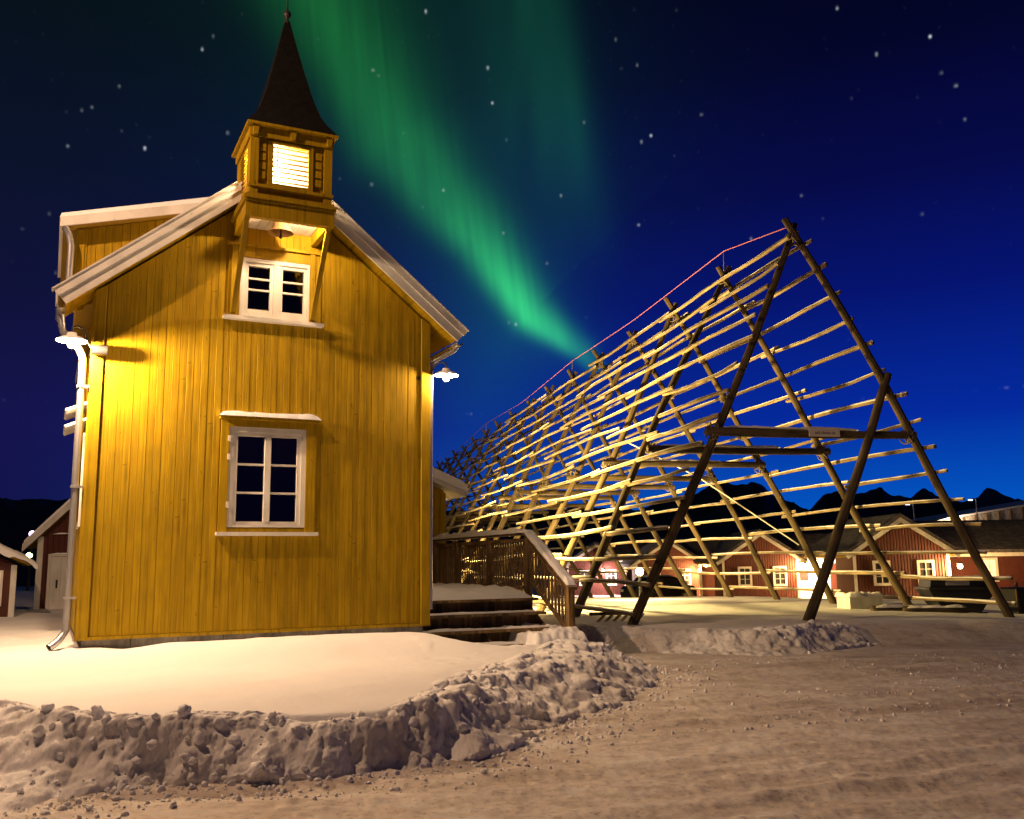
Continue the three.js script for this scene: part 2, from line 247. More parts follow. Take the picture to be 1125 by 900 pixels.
function H(x, z) {
  const dy = sdPoly(yardPoly, x, z), dm = sdPoly(moundPoly, x, z);
  const wy = sstep(-0.42, -0.10, dy), wm = sstep(-0.5, 0.55, dm + 0.25 * noise2(x * 0.9, z * 0.9)) * (1 - wy);
  const rd = roadY(x, z) * (1 - sstep(0, 0.4, dm));
  const md = 0.36 + 0.07 * fbm2(x * 0.4, z * 0.4, 3) + 0.02 * fbm2(x * 2.2, z * 2.2, 3) - 0.10 * sstep(8, 12, x);
  let y = mix(rd, md, wm); if (wy > 0) y = mix(y, yardY(x, z), wy);
  ground.zone = Math.max(wy, sstep(-0.2, 0.9, dm));
  return y + far(x, z);
}
{
  const az = [], rad = [];
  for (let a = -180; a < -37; a += 5.5) az.push(a); for (let a = -37; a <= 37; a += 0.105) az.push(a); for (let a = 40; a < 180; a += 5.5) az.push(a); az.push(180);
  rad.push(0.02, 1, 2, 3); let r = 3.6; while (r < 26) { rad.push(r); r *= 1.0062; } while (r < 90) { rad.push(r); r *= 1.012; } while (r < 7000) { rad.push(r); r *= 1.2; }
  const n = az.length, m = rad.length, pos = new Float32Array(n * m * 3), colr = new Float32Array(n * m * 3), uv = new Float32Array(n * m * 2), zone = new Float32Array(n * m), idx = new Uint32Array((n - 1) * (m - 1) * 6); let q = 0;
  for (let i = 0; i < n; i++) for (let j = 0; j < m; j++) {
    const k = i * m + j, x = Math.sin(az[i] * D) * rad[j], z = -Math.cos(az[i] * D) * rad[j], y = H(x, z), zn = ground.zone; zone[k] = zn;
    pos[3 * k] = x; pos[3 * k + 1] = y; pos[3 * k + 2] = z; uv[2 * k] = x / 0.7; uv[2 * k + 1] = z / 0.7;
    // clean snow in the yard; packed snow with sand and dirt in streaks and patches on the road
    const dirt = clamp(0.45 + 0.85 * fbm2(x * 0.6 + z * 0.1, z * 1.7, 4) + 0.55 * fbm2(x * 7, z * 13, 4) + 0.3 * ground.rut * (0.6 + fbm2(x * 4, z * 8, 3)), 0, 1), s = 1 - zn;
    colr[3 * k] = mix(0.83, mix(0.84, 0.58, dirt), s); colr[3 * k + 1] = mix(0.835, mix(0.825, 0.53, dirt), s); colr[3 * k + 2] = mix(0.85, mix(0.81, 0.48, dirt), s);
  }
  for (let i = 0; i < n - 1; i++) for (let j = 0; j < m - 1; j++) { const p = i * m + j, s = p + m; idx[q++] = p; idx[q++] = p + 1; idx[q++] = s; idx[q++] = p + 1; idx[q++] = s + 1; idx[q++] = s; }
  const g = new THREE.BufferGeometry(); g.setAttribute('position', new THREE.BufferAttribute(pos, 3)); g.setAttribute('color', new THREE.BufferAttribute(colr, 3)); g.setAttribute('uv', new THREE.BufferAttribute(uv, 2)); g.setIndex(new THREE.BufferAttribute(idx, 1)); g.computeVertexNormals();
  const nn = g.attributes.normal; if (nn.getY(Math.floor(n / 2) * m + 200) < 0) { for (let k = 0; k < idx.length; k += 3) { const t = idx[k]; idx[k] = idx[k + 1]; idx[k + 1] = t; } g.computeVertexNormals(); }
  // the packed road takes its own rougher surface; both sheets share their edge
  const a = [], b = []; for (let k = 0; k < idx.length; k += 3) { const p = (zone[idx[k]] + zone[idx[k + 1]] + zone[idx[k + 2]]) / 3 < 0.5 && Math.hypot(pos[3 * idx[k]], pos[3 * idx[k] + 2]) < 60; (p ? b : a).push(idx[k], idx[k + 1], idx[k + 2]); }
  const sub = (list) => { const map = new Map(), ii = [], P3 = [], N3 = [], C3 = [], U2 = [], N = g.attributes.normal.array; for (const v of list) { let n2 = map.get(v); if (n2 === undefined) { n2 = map.size; map.set(v, n2); P3.push(pos[3 * v], pos[3 * v + 1], pos[3 * v + 2]); N3.push(N[3 * v], N[3 * v + 1], N[3 * v + 2]); C3.push(colr[3 * v], colr[3 * v + 1], colr[3 * v + 2]); U2.push(uv[2 * v], uv[2 * v + 1]); } ii.push(n2); } const q2 = new THREE.BufferGeometry(); q2.setAttribute('position', new THREE.Float32BufferAttribute(P3, 3)); q2.setAttribute('normal', new THREE.Float32BufferAttribute(N3, 3)); q2.setAttribute('color', new THREE.Float32BufferAttribute(C3, 3)); q2.setAttribute('uv', new THREE.Float32BufferAttribute(U2, 2)); q2.setIndex(ii); return q2; };
  setting('ground', sub(a), S({ color: 0xffffff, vertexColors: true, bumpMap: snowBump, bumpScale: 0.0032, roughness: 0.8 }), 'smooth snow covering the yard and the ground round the rack', 'ground');
  setting('road', sub(b), S({ color: 0xffffff, vertexColors: true, map: gritSnow, bumpMap: roadBump, bumpScale: 0.012, roughness: 0.72 }), 'packed snow road with ruts and streaks of grit', 'road');
}
console.log('ground');

// ploughed snow banks: lumpy surface between an upper edge and a foot
function bankSurface(pairs, topY, amp, res, seed) {
  const I = new THREE.CatmullRomCurve3(pairs.map((p) => new THREE.Vector3(p[0], 0, p[1])), false, 'catmullrom', 0.5), F = new THREE.CatmullRomCurve3(pairs.map((p) => new THREE.Vector3(p[2], 0, p[3])), false, 'catmullrom', 0.5);
  const ns = Math.round(F.getLength() * 1.25 / res), nv = 84, pos = [], uv = [], idx = [], colr = [], a = new THREE.Vector3(), b = new THREE.Vector3();
  for (let i = 0; i <= ns; i++) {
    const t = i / ns; I.getPoint(t, a); F.getPoint(t, b); const len = Math.max(0.01, a.distanceTo(b)), ox = (b.x - a.x) / len, oz = (b.z - a.z) / len, end = sstep(0, 0.05, t) * sstep(1, 0.95, t);
    for (let j = 0; j <= nv; j++) {
      const v = j / nv; let x = mix(a.x, b.x, v), z = mix(a.z, b.z, v); const base = topY(x, z), w = len;
      const drop = sstep(0.3 + 0.12 * noise2(x * 1.7, z * 1.7 + seed), 0.98, v);
      const edge = sstep(0, 0.12, v) * sstep(1, 0.9, v), body = edge * end;
      let y = base * (1 - drop) + 0.05 * Math.sin(Math.PI * Math.min(1, v / 0.7)) * (0.4 + 0.9 * noise2(x * 1.3 + seed, z * 1.3)) * end * Math.min(1, w) - 0.035 * sstep(0.9, 1, v) - 0.04 * (1 - sstep(0, 0.05, v));
      const p3 = [x * 1, y * 1, z * 1];
      const billow = (f, s) => { const q = noise3(p3[0] * f + s, p3[1] * f * 0.5, p3[2] * f - s); return 3.2 * Math.abs(q) - 0.8; }, soft = (f, s) => noise3(p3[0] * f + s, p3[1] * f * 0.7, p3[2] * f - s);
      const d = amp * body * (0.05 * soft(1.8, seed) + 0.046 * billow(2.6, seed + 3) + 0.030 * billow(5.2, seed + 9) + 0.013 * billow(11, seed + 5) + 0.009 * noise3(x * 22, y * 22, z * 22) + 0.006 * noise3(x * 45, y * 45, z * 45));
      x += ox * d * 0.8; z += oz * d * 0.8; y += d * 0.55;
      pos.push(x, y + far(x, z), z); uv.push(x / 0.6 + y, z / 0.6 + y);
      const dirt = clamp(0.45 + 0.9 * fbm2(x * 3.5, z * 3.5 + y * 3, 4), 0, 1) * sstep(0.25, 0.6, v + 0.25 * noise2(x * 4, z * 4));
      colr.push(mix(0.84, 0.55, dirt), mix(0.84, 0.52, dirt), mix(0.85, 0.49, dirt));
    }
  }
  for (let i = 0; i < ns; i++) for (let j = 0; j < nv; j++) { const p = i * (nv + 1) + j, q = p + nv + 1; idx.push(p, p + 1, q, p + 1, q + 1, q); }
  const g = new THREE.BufferGeometry(); g.setAttribute('position', new THREE.Float32BufferAttribute(pos, 3)); g.setAttribute('uv', new THREE.Float32BufferAttribute(uv, 2)); g.setAttribute('color', new THREE.Float32BufferAttribute(colr, 3)); g.setIndex(idx); g.computeVertexNormals();
  if (g.attributes.normal.getY(Math.floor(ns / 2) * (nv + 1) + 4) < 0) { for (let k = 0; k < idx.length; k += 3) { const t = idx[k]; idx[k] = idx[k + 1]; idx[k + 1] = t; } g.setIndex(idx); g.computeVertexNormals(); }
  return { g, pos, nv, ns };
}
const bankSnow = S({ color: 0xffffff, vertexColors: true, bumpMap: snowBump, bumpScale: 0.012, roughness: 0.85 });
const makeClods = (det) => [1, 2, 3, 4, 5].map((s) => { let g = new THREE.IcosahedronGeometry(1, det); g.deleteAttribute('uv'); g.deleteAttribute('normal'); g = mergeVertices(g, 1e-3); const p = g.attributes.position; for (let i = 0; i < p.count; i++) { const x = p.getX(i), y = p.getY(i), z = p.getZ(i), k = 1 + 0.34 * noise3(x * 1.7 + s * 9, y * 1.7, z * 1.7) + 0.16 * noise3(x * 4, y * 4 + s, z * 4); p.setXYZ(i, x * k, y * k * 0.8, z * k); } g.setAttribute('uv', new THREE.BufferAttribute(new Float32Array(p.count * 2).map((_, i) => p.array[Math.floor(i / 2) * 3 + (i % 2)] * 0.1), 2)); g.computeVertexNormals(); return g; });
const clodBases = makeClods(3), crumbBases = makeClods(1);
function clods(n, place, R, lo, hi, bases = clodBases) {
  const out = [];
  for (let i = 0; i < n; i++) { const p = place(R), s = lo + (hi - lo) * R() ** 4, g = bases[Math.floor(R() * 5)].clone(); g.applyMatrix4(new THREE.Matrix4().compose(new THREE.Vector3(p[0], p[1] + s * 0.25, p[2]), new THREE.Quaternion().setFromEuler(new THREE.Euler(R() * 6, R() * 6, R() * 6)), new THREE.Vector3(s, s * (0.6 + 0.5 * R()), s * (0.7 + 0.6 * R())))); out.push(g); }
  return mergeGeometries(out);
}
{
  const b1 = bankSurface(bankPairs, (x, z) => yardY(x, z) + 0.0, 1.0, 0.02, 2);
  tag(add(numbered('snow_bank'), b1.g, bankSnow, scene), 'lumpy ploughed snow bank along the road edge in front of the yellow house', 'snow bank');
  const b2p = [[0.6, -19.6, 0.3, -18.7], [1.3, -19.2, 1.2, -18.0], [2.4, -18.7, 2.5, -17.3], [3.5, -18.2, 3.7, -16.7], [4.5, -17.9, 4.9, -16.6], [5.4, -18.6, 5.9, -17.6], [6.5, -19.4, 7.1, -18.5]];
  const b2 = bankSurface(b2p, () => 0.33, 0.9, 0.035, 21);
  tag(add(numbered('snow_bank'), b2.g, bankSnow, scene), 'low ploughed snow bank in front of the drying rack', 'snow bank');
  const R = rng(5), pick = (b) => { const i = Math.floor(R() * b.ns), j = Math.floor(b.nv * (0.25 + 0.75 * R())), k = (i * (b.nv + 1) + j) * 3; return [b.pos[k], b.pos[k + 1], b.pos[k + 2]]; };
  const foot = () => { const i = Math.floor((0.1 + 0.85 * R()) * b1.ns), k = (i * (b1.nv + 1) + b1.nv) * 3, d = R() ** 2 * 0.9, x = b1.pos[k] + d * 0.55 + (R() - 0.5) * 0.2, z = b1.pos[k + 2] + d * 0.6; return [x, H(x, z), z]; };
  const windrow = () => { const k = [3, 5, 7, 2, 0][Math.floor(R() * 5)], x = 0.5 + 12 * R(), z = ruts[k](x) + (R() < 0.5 ? 0.27 : -0.27) + (R() + R() - 1) * 0.22; return sdPoly(moundPoly, x, z) > -0.2 || noise2(x * 0.5 + 31 * k, k) < -0.1 ? foot() : [x, H(x, z), z]; };
  const c = add('snow_clods', mergeGeometries([clods(330, () => pick(b1), R, 0.008, 0.06), clods(900, foot, R, 0.004, 0.03, crumbBases), clods(45, () => pick(b2), R, 0.015, 0.07), clods(2600, windrow, R, 0.004, 0.024, crumbBases)]), M.snow, scene);
  c.userData.kind = 'stuff'; tag(c, 'loose clods of snow lying on and below the ploughed banks', 'snow clods');
}
console.log('banks');

// mountains
{
  const prof = [[-180, 3], [-120, 4], [-60, 4.2], [-40, 4.0], [-30, 3.9], [-25, 3.8], [-18, 3.2], [-8, 3.4], [0, 3.0], [4, 3.4], [7.4, 3.1], [9.6, 3.8], [11, 4.0], [12.3, 4.7], [13.4, 4.4], [14.4, 4.6], [15.4, 3.7], [16.4, 3.3], [17.3, 2.9], [18.1, 3.6], [18.9, 3.85], [19.9, 3.7], [21.2, 3.9], [22.0, 3.5], [22.7, 3.4], [23.4, 3.95], [24.0, 3.5], [24.5, 3.2], [25.4, 3.1], [26.0, 3.3], [26.6, 3.75], [27.6, 3.3], [28.3, 3.0], [32, 3.2], [45, 3.6], [90, 3.2], [130, 2.6], [180, 3]];
  const pos = [], idx = [], rows = [[1500, 0], [1700, 0.28], [1900, 0.52], [2080, 0.76], [2250, 1], [2500, 0.7], [3000, 0]], az = [];
  for (let a = -180; a < -36; a += 2) az.push(a); for (let a = -36; a < 36; a += 0.16) az.push(a); for (let a = 36; a <= 180; a += 2) az.push(a);
  for (const a of az) {
    let k = 0; while (k < prof.length - 2 && a > prof[k + 1][0]) k++; const t = (a - prof[k][0]) / (prof[k + 1][0] - prof[k][0]), el = mix(prof[k][1], prof[k + 1][1], t) + 0.11 * noise2(a * 2.3, 1) + 0.06 * noise2(a * 6, 2);
    rows.forEach(([r, f], n) => { const rr = r + 90 * noise2(a * 0.7, n * 3) * (f > 0 && f < 1 ? 1 : 0), y = Math.tan(el * D) * 2250 * f * (f < 1 && f > 0 ? 1 + 0.3 * noise2(a * 1.7, n * 7) : 1) + (f > 0 ? 0 : -30); pos.push(Math.sin(a * D) * rr, y, -Math.cos(a * D) * rr); });
  }
  const m = rows.length; for (let i = 0; i < az.length - 1; i++) for (let j = 0; j < m - 1; j++) { const p = i * m + j, q = p + m; idx.push(p, q, p + 1, p + 1, q, q + 1); }
  const g = new THREE.BufferGeometry(); g.setAttribute('position', new THREE.Float32BufferAttribute(pos, 3)); g.setIndex(idx); g.computeVertexNormals();
  setting('mountains', g, M.rock, 'dark jagged mountain ridge along the horizon', 'mountains');
}

// ---------------------------------------------------------------- the yellow house (own axes: x along the gable front, z out of it)
const house = thing('yellow_house', 'yellow wooden gabled house with a small bell tower and snow at its foot', 'house', HC, HT);
const HWd = 5.0, SL = 0.81, CX = 2.5, LEN = 8.2;
const roofLow = (x) => (x <= CX ? 4.81 + SL * x : 4.81 + SL * (5 - x));      // underside of the roof along the gable
const openings = [[1.90, 3.00, 1.49, 2.93], [1.99, 3.02, 4.65, 5.53]];
{
  const R = rng(77), gw = part('gable_wall', house);
  add('sheathing', slab([[0.0, 0], [HWd, 0], [HWd, roofLow(5)], [CX, roofLow(CX)], [0, roofLow(0)]], -0.12, -0.002, openings.map(([a, b, c, d]) => [[a, c], [b, c], [b, d], [a, d]])), M.core, gw);
  const n = 47, x0 = 0.14, x1 = 4.86, w = (x1 - x0) / n;
  for (let k = 0; k < n; k++) {
    const a = x0 + k * w + 0.001, b = x0 + (k + 1) * w - 0.001, c = (a + b) / 2, pr = 0.012 + 0.0025 * R() + (k % 2 ? 0.003 : 0), off = R() * 9, mat = M.ochre[Math.floor(R() * 4)];
    let spans = [[0.0, null]];
    const blocked = [[1.78, 3.16, 1.40, 3.05], [1.80, 3.18, 4.60, 5.72]];
    for (const [p, q, lo, hi] of blocked) if (c > p && c < q) spans = spans.flatMap(([s, e]) => (s < lo && (e === null || e > lo) ? [[s, lo], [hi, e]] : [[s, e]]));
    for (const [s, e] of spans) add('board', e === null ? board(a, b, s, roofLow(a) - 0.01, roofLow(b) - 0.01, 0, pr, 0.0035, off) : board(a, b, s, e, e, 0, pr, 0.0035, off), mat, gw);
  }
  for (const [a, b] of [[-0.03, 0.125], [4.875, 5.03]]) add('corner_board', board(a, b, -0.02, roofLow(clamp(a, 0, 5)) - 0.02, roofLow(clamp(b, 0, 5)) - 0.02, -0.05, 0.045, 0.008, R() * 9), M.ochreTrim, gw);
  add('drip_board', box(-0.04, 5.04, -0.05, -0.004, -0.1, 0.03), M.ochreTrim, gw);
  // side and back walls
  for (const [nm, x] of [['side_wall', -1], ['side_wall', 1]]) {
    const sw = part(nm, house), sx = x < 0 ? 0 : HWd;
    add('sheathing', box(x < 0 ? 0.003 : HWd - 0.12, x < 0 ? 0.12 : HWd - 0.003, 0, 4.80, -LEN, -0.122), M.core, sw);
    const nb = 40, bw = (LEN - 0.2) / nb;
    for (let k = 0; k < nb; k++) { const g = board(0.004, bw - 0.004, 0, 4.76, 4.76, 0, 0.02 + 0.005 * R(), 0.006, R() * 9); g.rotateY(x < 0 ? -Math.PI / 2 : Math.PI / 2); g.translate(sx, 0, x < 0 ? -0.1 - (k + 1) * bw : -0.1 - k * bw); add('board', g, M.ochre[k % 4], sw); }
    add('corner_board', box(x < 0 ? -0.045 : HWd + 0.004, x < 0 ? -0.004 : HWd + 0.045, -0.02, 4.76, -0.15, -0.052), M.ochreTrim, sw);
  }
  add('back_wall', slab([[0, 0], [HWd, 0], [HWd, roofLow(5)], [CX, roofLow(CX)], [0, roofLow(0)]], -LEN - 0.12, -LEN - 0.002), M.ochreTrim, house);
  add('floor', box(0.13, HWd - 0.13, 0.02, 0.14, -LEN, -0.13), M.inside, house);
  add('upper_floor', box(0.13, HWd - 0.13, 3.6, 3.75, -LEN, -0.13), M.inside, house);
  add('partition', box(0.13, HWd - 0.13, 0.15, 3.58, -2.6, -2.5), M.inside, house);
  // foundation
  const fd = part('foundation', house);
  let x = 0.05; while (x < 4.95) { const w2 = Math.min(4.95 - x, 0.62); add('block', box(x + 0.004, x + w2 - 0.004, -0.75, -0.055, -0.4, -0.06, 0.012), M.concrete, fd); x += w2; }
  add('side_base', box(0.05, 0.35, -0.75, -0.055, -LEN, -0.41), M.concrete, fd); add('side_base', box(4.65, 4.95, -0.75, -0.055, -LEN, -0.41), M.concrete, fd);
  // roof
  const cs = Math.cos(Math.atan(SL)), sn = Math.sin(Math.atan(SL));
  const roof = part('roof', house);
  for (const s of [-1, 1]) {
    const P = (d, e) => { const x = -0.46 + d * cs, y = roofLow(0) + SL * -0.46 + d * sn; const q = [x - sn * e, y + cs * e]; return s < 0 ? q : [5 - q[0], q[1]]; };
    const full = (CX + 0.46) / cs;
    const e0 = s < 0 ? 0.62 : 0.08, stub = s < 0 ? -0.62 : -LEN - 0.2;
    add('roof_deck', slab([P(e0, 0.06), P(full, 0.06), [CX, roofLow(CX) + 0.16 / cs], P(e0, 0.16)], -LEN - 0.3, 0.30), M.core, roof);
    add('roof_snow', slab([P(e0 - 0.01, 0.163), P(full, 0.163), [CX, roofLow(CX) + 0.245 / cs], P(e0 + 0.04, 0.24)], -LEN - 0.28, 0.29), M.snow, roof);
    if (s < 0) { add('roof_deck', slab([P(0.08, 0.06), P(e0 - 0.002, 0.06), P(e0 - 0.002, 0.16), P(0.08, 0.16)], stub, 0.30), M.core, roof); add('roof_snow', slab([P(0.07, 0.163), P(e0 - 0.024, 0.163), P(e0 - 0.024, 0.24), P(0.1, 0.24)], stub, 0.29), M.snow, roof); }
    const up = (1.97 + 0.46) / cs;
    add('bargeboard', slab([P(0.077, 0.0), P(up, 0.0), P(up, 0.14), P(0.077, 0.14)], 0.302, 0.335), M.white, roof);
    add('bargeboard', slab([P(0.06, 0.134), P(up, 0.134), P(up, 0.245), P(0.06, 0.245)], 0.336, 0.36), M.white, roof);
    add('cap_board', slab([P(0.05, 0.246), P(up, 0.246), P(up, 0.264), P(0.05, 0.264)], 0.22, 0.375), M.white, roof);
    add('soffit', slab([P(0.09, 0.03), P(full - 0.1, 0.03), P(full - 0.1, 0.058), P(0.09, 0.058)], s < 0 ? -0.13 : -LEN - 0.2, 0.30), M.ochreTrim, roof);
    if (s < 0) add('soffit', slab([P(0.09, 0.03), P(0.58, 0.03), P(0.58, 0.058), P(0.09, 0.058)], stub, -0.132), M.ochreTrim, roof);
    // gutter under the eave
    const gx = s < 0 ? -0.46 : 5.46, gy = roofLow(0) - SL * 0.46 + 0.05, pts = []; for (let k = 0; k <= 8; k++) { const a = Math.PI + (k / 8) * Math.PI; pts.push([gx + 0.06 * Math.cos(a), gy + 0.06 * Math.sin(a)]); } for (let k = 8; k >= 0; k--) { const a = Math.PI + (k / 8) * Math.PI; pts.push([gx + 0.052 * Math.cos(a), gy + 0.052 * Math.sin(a)]); }
    add('gutter', slab(pts, s < 0 ? stub : -LEN, 0.28), M.zinc, roof);
  }
  // pipes
  const pipe = part('downpipe', house);
  add('pipe', tube([[-0.48, 5.82, -0.40], [-0.42, 5.72, -0.42], [-0.38, 5.55, -0.42], [-0.38, 5.1, -0.42], [-0.38, 4.62, -0.42]], 0.05), M.zinc, pipe);
  add('pipe', tube([[-0.45, 4.42, -0.1], [-0.42, 4.2, -0.08], [-0.2, 3.95, -0.06], [-0.14, 3.8, -0.06], [-0.14, 3.0, -0.06], [-0.14, 1.5, -0.06], [-0.14, 0.3, -0.06], [-0.15, 0.08, -0.05], [-0.24, -0.05, 0.02], [-0.34, -0.12, 0.08]], 0.05, 60), M.zinc, pipe);
  for (const y of [0.5, 2.0, 3.4]) add('clip', box(-0.2, -0.04, y, y + 0.03, -0.12, 0.0), M.zinc, pipe);
  const p2 = part('downpipe', house);
  add('pipe', tube([[5.46, 4.44, 0.15], [5.40, 4.36, 0.12], [5.12, 4.2, 0.0], [5.08, 4.1, -0.04], [5.08, 2.5, -0.08], [5.08, 0.2, -0.08]], 0.035, 40), M.zinc, p2);
}
// windows
function pane(par, a, b, c, d, z) { add('pane', box(a, b, c, d, z, z + 0.006, 0.001), M.glass, par); }
{
  const w = part('window', house), z = 0.0;
  for (const [a, b] of [[1.76, 1.88], [3.02, 3.17]]) add('casing', box(a, b, 1.40, 3.05, 0.0, 0.05, 0.006), M.ochreTrim, w);
  add('casing', box(1.88, 3.02, 2.95, 3.05, 0.0, 0.05, 0.006), M.ochreTrim, w);
  for (const [a, b, c, d] of [[1.883, 1.955, 1.47, 2.948], [2.945, 3.017, 1.47, 2.948], [1.956, 2.944, 1.47, 1.51], [1.956, 2.944, 2.875, 2.948]]) add('frame', box(a, b, c, d, -0.1, 0.03, 0.006), M.white, w);
  const si = part('sash', w);
  for (const [a, b, c, d] of [[1.958, 2.01, 1.512, 2.872], [2.89, 2.942, 1.512, 2.872], [2.011, 2.889, 1.512, 1.555], [2.011, 2.889, 2.815, 2.872]]) add('stile', box(a, b, c, d, -0.05, 0.012, 0.006), M.white, si);
  add('mullion', box(2.405, 2.495, 1.556, 2.814, -0.045, 0.025, 0.008), M.white, w);
  const ys = [1.556, 1.975, 2.395, 2.814];
  for (const [a, b] of [[2.012, 2.404], [2.496, 2.888]]) for (let k = 0; k < 3; k++) { pane(w, a, b, ys[k] + (k ? 0.016 : 0), ys[k + 1] - (k < 2 ? 0.016 : 0), -0.03); if (k < 2) add('glazing_bar', box(a, b, ys[k + 1] - 0.015, ys[k + 1] + 0.015, -0.04, 0.006, 0.004), M.white, w); }
  add('sill', box(1.73, 3.21, 1.345, 1.398, 0.0, 0.13, 0.008), M.white, w); add('sub_sill', box(1.884, 3.016, 1.40, 1.455, -0.1, 0.02, 0.006), M.ochreTrim, w);
  add('head_moulding', box(1.73, 3.20, 3.052, 3.10, 0.0, 0.14, 0.008), M.ochreTrim, w);
  add('head_snow', snowStrip(1.71, 3.22, 3.095, 0.012, 0.165, 0.095, 3, 30, 10, 0.35), M.snow, w);
  for (const y of [1.75, 2.45, 2.72]) add('hinge', box(1.862, 1.90, y, y + 0.09, 0.031, 0.06, 0.004), M.white, w);
  // a few things standing inside on the window ledge
  add('inner_ledge', box(1.9, 3.0, 1.43, 1.468, -0.32, -0.101), M.white, w);
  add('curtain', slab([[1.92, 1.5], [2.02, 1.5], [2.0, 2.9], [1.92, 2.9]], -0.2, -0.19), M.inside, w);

  const u = part('window', house);
  for (const [a, b] of [[1.78, 1.955], [3.055, 3.20]]) add('casing', box(a, b, 4.62, 5.72, 0.0, 0.05, 0.006), M.ochreTrim, u);
  add('casing', box(1.956, 3.054, 5.56, 5.72, 0.0, 0.048, 0.006), M.ochreTrim, u);
  add('head_moulding', box(1.74, 3.22, 5.722, 5.765, 0.0, 0.1, 0.008), M.ochreTrim, u);
  for (const [a, b, c, d] of [[1.957, 2.03, 4.635, 5.558], [2.98, 3.053, 4.635, 5.558], [2.031, 2.979, 4.635, 4.70], [2.031, 2.979, 5.495, 5.558]]) add('frame', box(a, b, c, d, -0.1, 0.04, 0.006), M.white, u);
  add('mullion', box(2.46, 2.55, 4.701, 5.494, -0.06, 0.035, 0.006), M.white, u);
  for (const [a, b] of [[2.032, 2.459], [2.551, 2.978]]) {
    const s = part('sash', u);
    for (const [c, d, e, f] of [[a, a + 0.05, 4.702, 5.493], [b - 0.05, b, 4.702, 5.493], [a + 0.051, b - 0.051, 4.702, 4.76], [a + 0.051, b - 0.051, 5.44, 5.493]]) add('stile', box(c, d, e, f, -0.05, 0.015, 0.005), M.white, s);
    const yy = [4.761, 5.07, 5.245, 5.439];
    for (let k = 0; k < 3; k++) { pane(s, a + 0.052, b - 0.052, yy[k] + (k ? 0.014 : 0), yy[k + 1] - (k < 2 ? 0.014 : 0), -0.03); if (k < 2) add('glazing_bar', box(a + 0.052, b - 0.052, yy[k + 1] - 0.013, yy[k + 1] + 0.013, -0.04, 0.006, 0.004), M.white, s); }
  }
  add('sill', box(1.72, 3.24, 4.565, 4.618, 0.0, 0.12, 0.008), M.white, u); add('sill', box(1.957, 3.053, 4.6195, 4.634, -0.1, 0.08, 0.003), M.white, u);
  // heads of the windows in the side wall, seen edge on
  for (const [zz, y] of [[-1.2, 3.16], [-1.2, 2.92]]) { const sh = part('side_window_head', house); add('board', slab([[-0.30, y], [-0.03, y + 0.12], [-0.03, y + 0.16], [-0.32, y + 0.03]], zz - 0.5, zz + 0.5), M.white, sh); }
  const sw = part('side_window', house); add('frame', box(-0.06, -0.026, 1.5, 2.85, -1.75, -0.7, 0.006), M.white, sw); add('pane', box(-0.068, -0.062, 1.58, 2.77, -1.67, -0.78, 0.001), M.black, sw);
}
// dormer on the left slope
{
  const d = part('dormer', house), R = rng(3), z0 = -0.55, z1 = -3.4, dTop = (x) => 5.86 + 0.28 * (x + 0.28);
  const roofTop = (x) => roofLow(x) + 0.3;
  for (let k = 0; k < 13; k++) { const a = -0.27 + k * 0.115, b = a + 0.111, lo = Math.max(roofTop(Math.max(a, -0.3)) - 0.25, 4.5); if (lo > dTop(b) - 0.05) break; add('board', board(a, b, lo, dTop(a), dTop(b), z0 - 0.02, z0 + 0.004 * R(), 0.007, R() * 9), M.ochre[k % 4], d); }
  add('core', slab([[-0.26, 4.62], [1.9, 6.35], [-0.26, dTop(-0.26) - 0.02]], z1, z0 - 0.022), M.core, d);
  add('core', slab([[-0.26, dTop(-0.26) - 0.03], [1.6, 6.15], [1.9, 6.4], [1.9, dTop(1.9) - 0.02], [-0.26, dTop(-0.26) - 0.02]], z1, z0 - 0.024), M.core, d);
  add('corner_board', box(-0.31, -0.20, 4.62, dTop(-0.28) - 0.01, z0 - 0.03, z0 + 0.02, 0.006), M.ochreTrim, d);
  add('roof_deck', slab([[-0.5, dTop(-0.5) + 0.01], [1.9, dTop(1.9) + 0.01], [1.9, dTop(1.9) + 0.1], [-0.5, dTop(-0.5) + 0.1]], z1 - 0.2, z0 + 0.18), M.core, d);
  add('fascia', slab([[-0.54, dTop(-0.5) - 0.0], [1.75, dTop(1.75)], [1.75, dTop(1.75) + 0.14], [-0.54, dTop(-0.5) + 0.14]], z0 + 0.182, z0 + 0.21), M.white, d);
  add('roof_snow', slab([[-0.55, dTop(-0.5) + 0.142], [1.9, dTop(1.9) + 0.142], [1.9, dTop(1.9) + 0.22], [-0.53, dTop(-0.5) + 0.205]], z1 - 0.18, z0 + 0.2), M.snow, d);
}
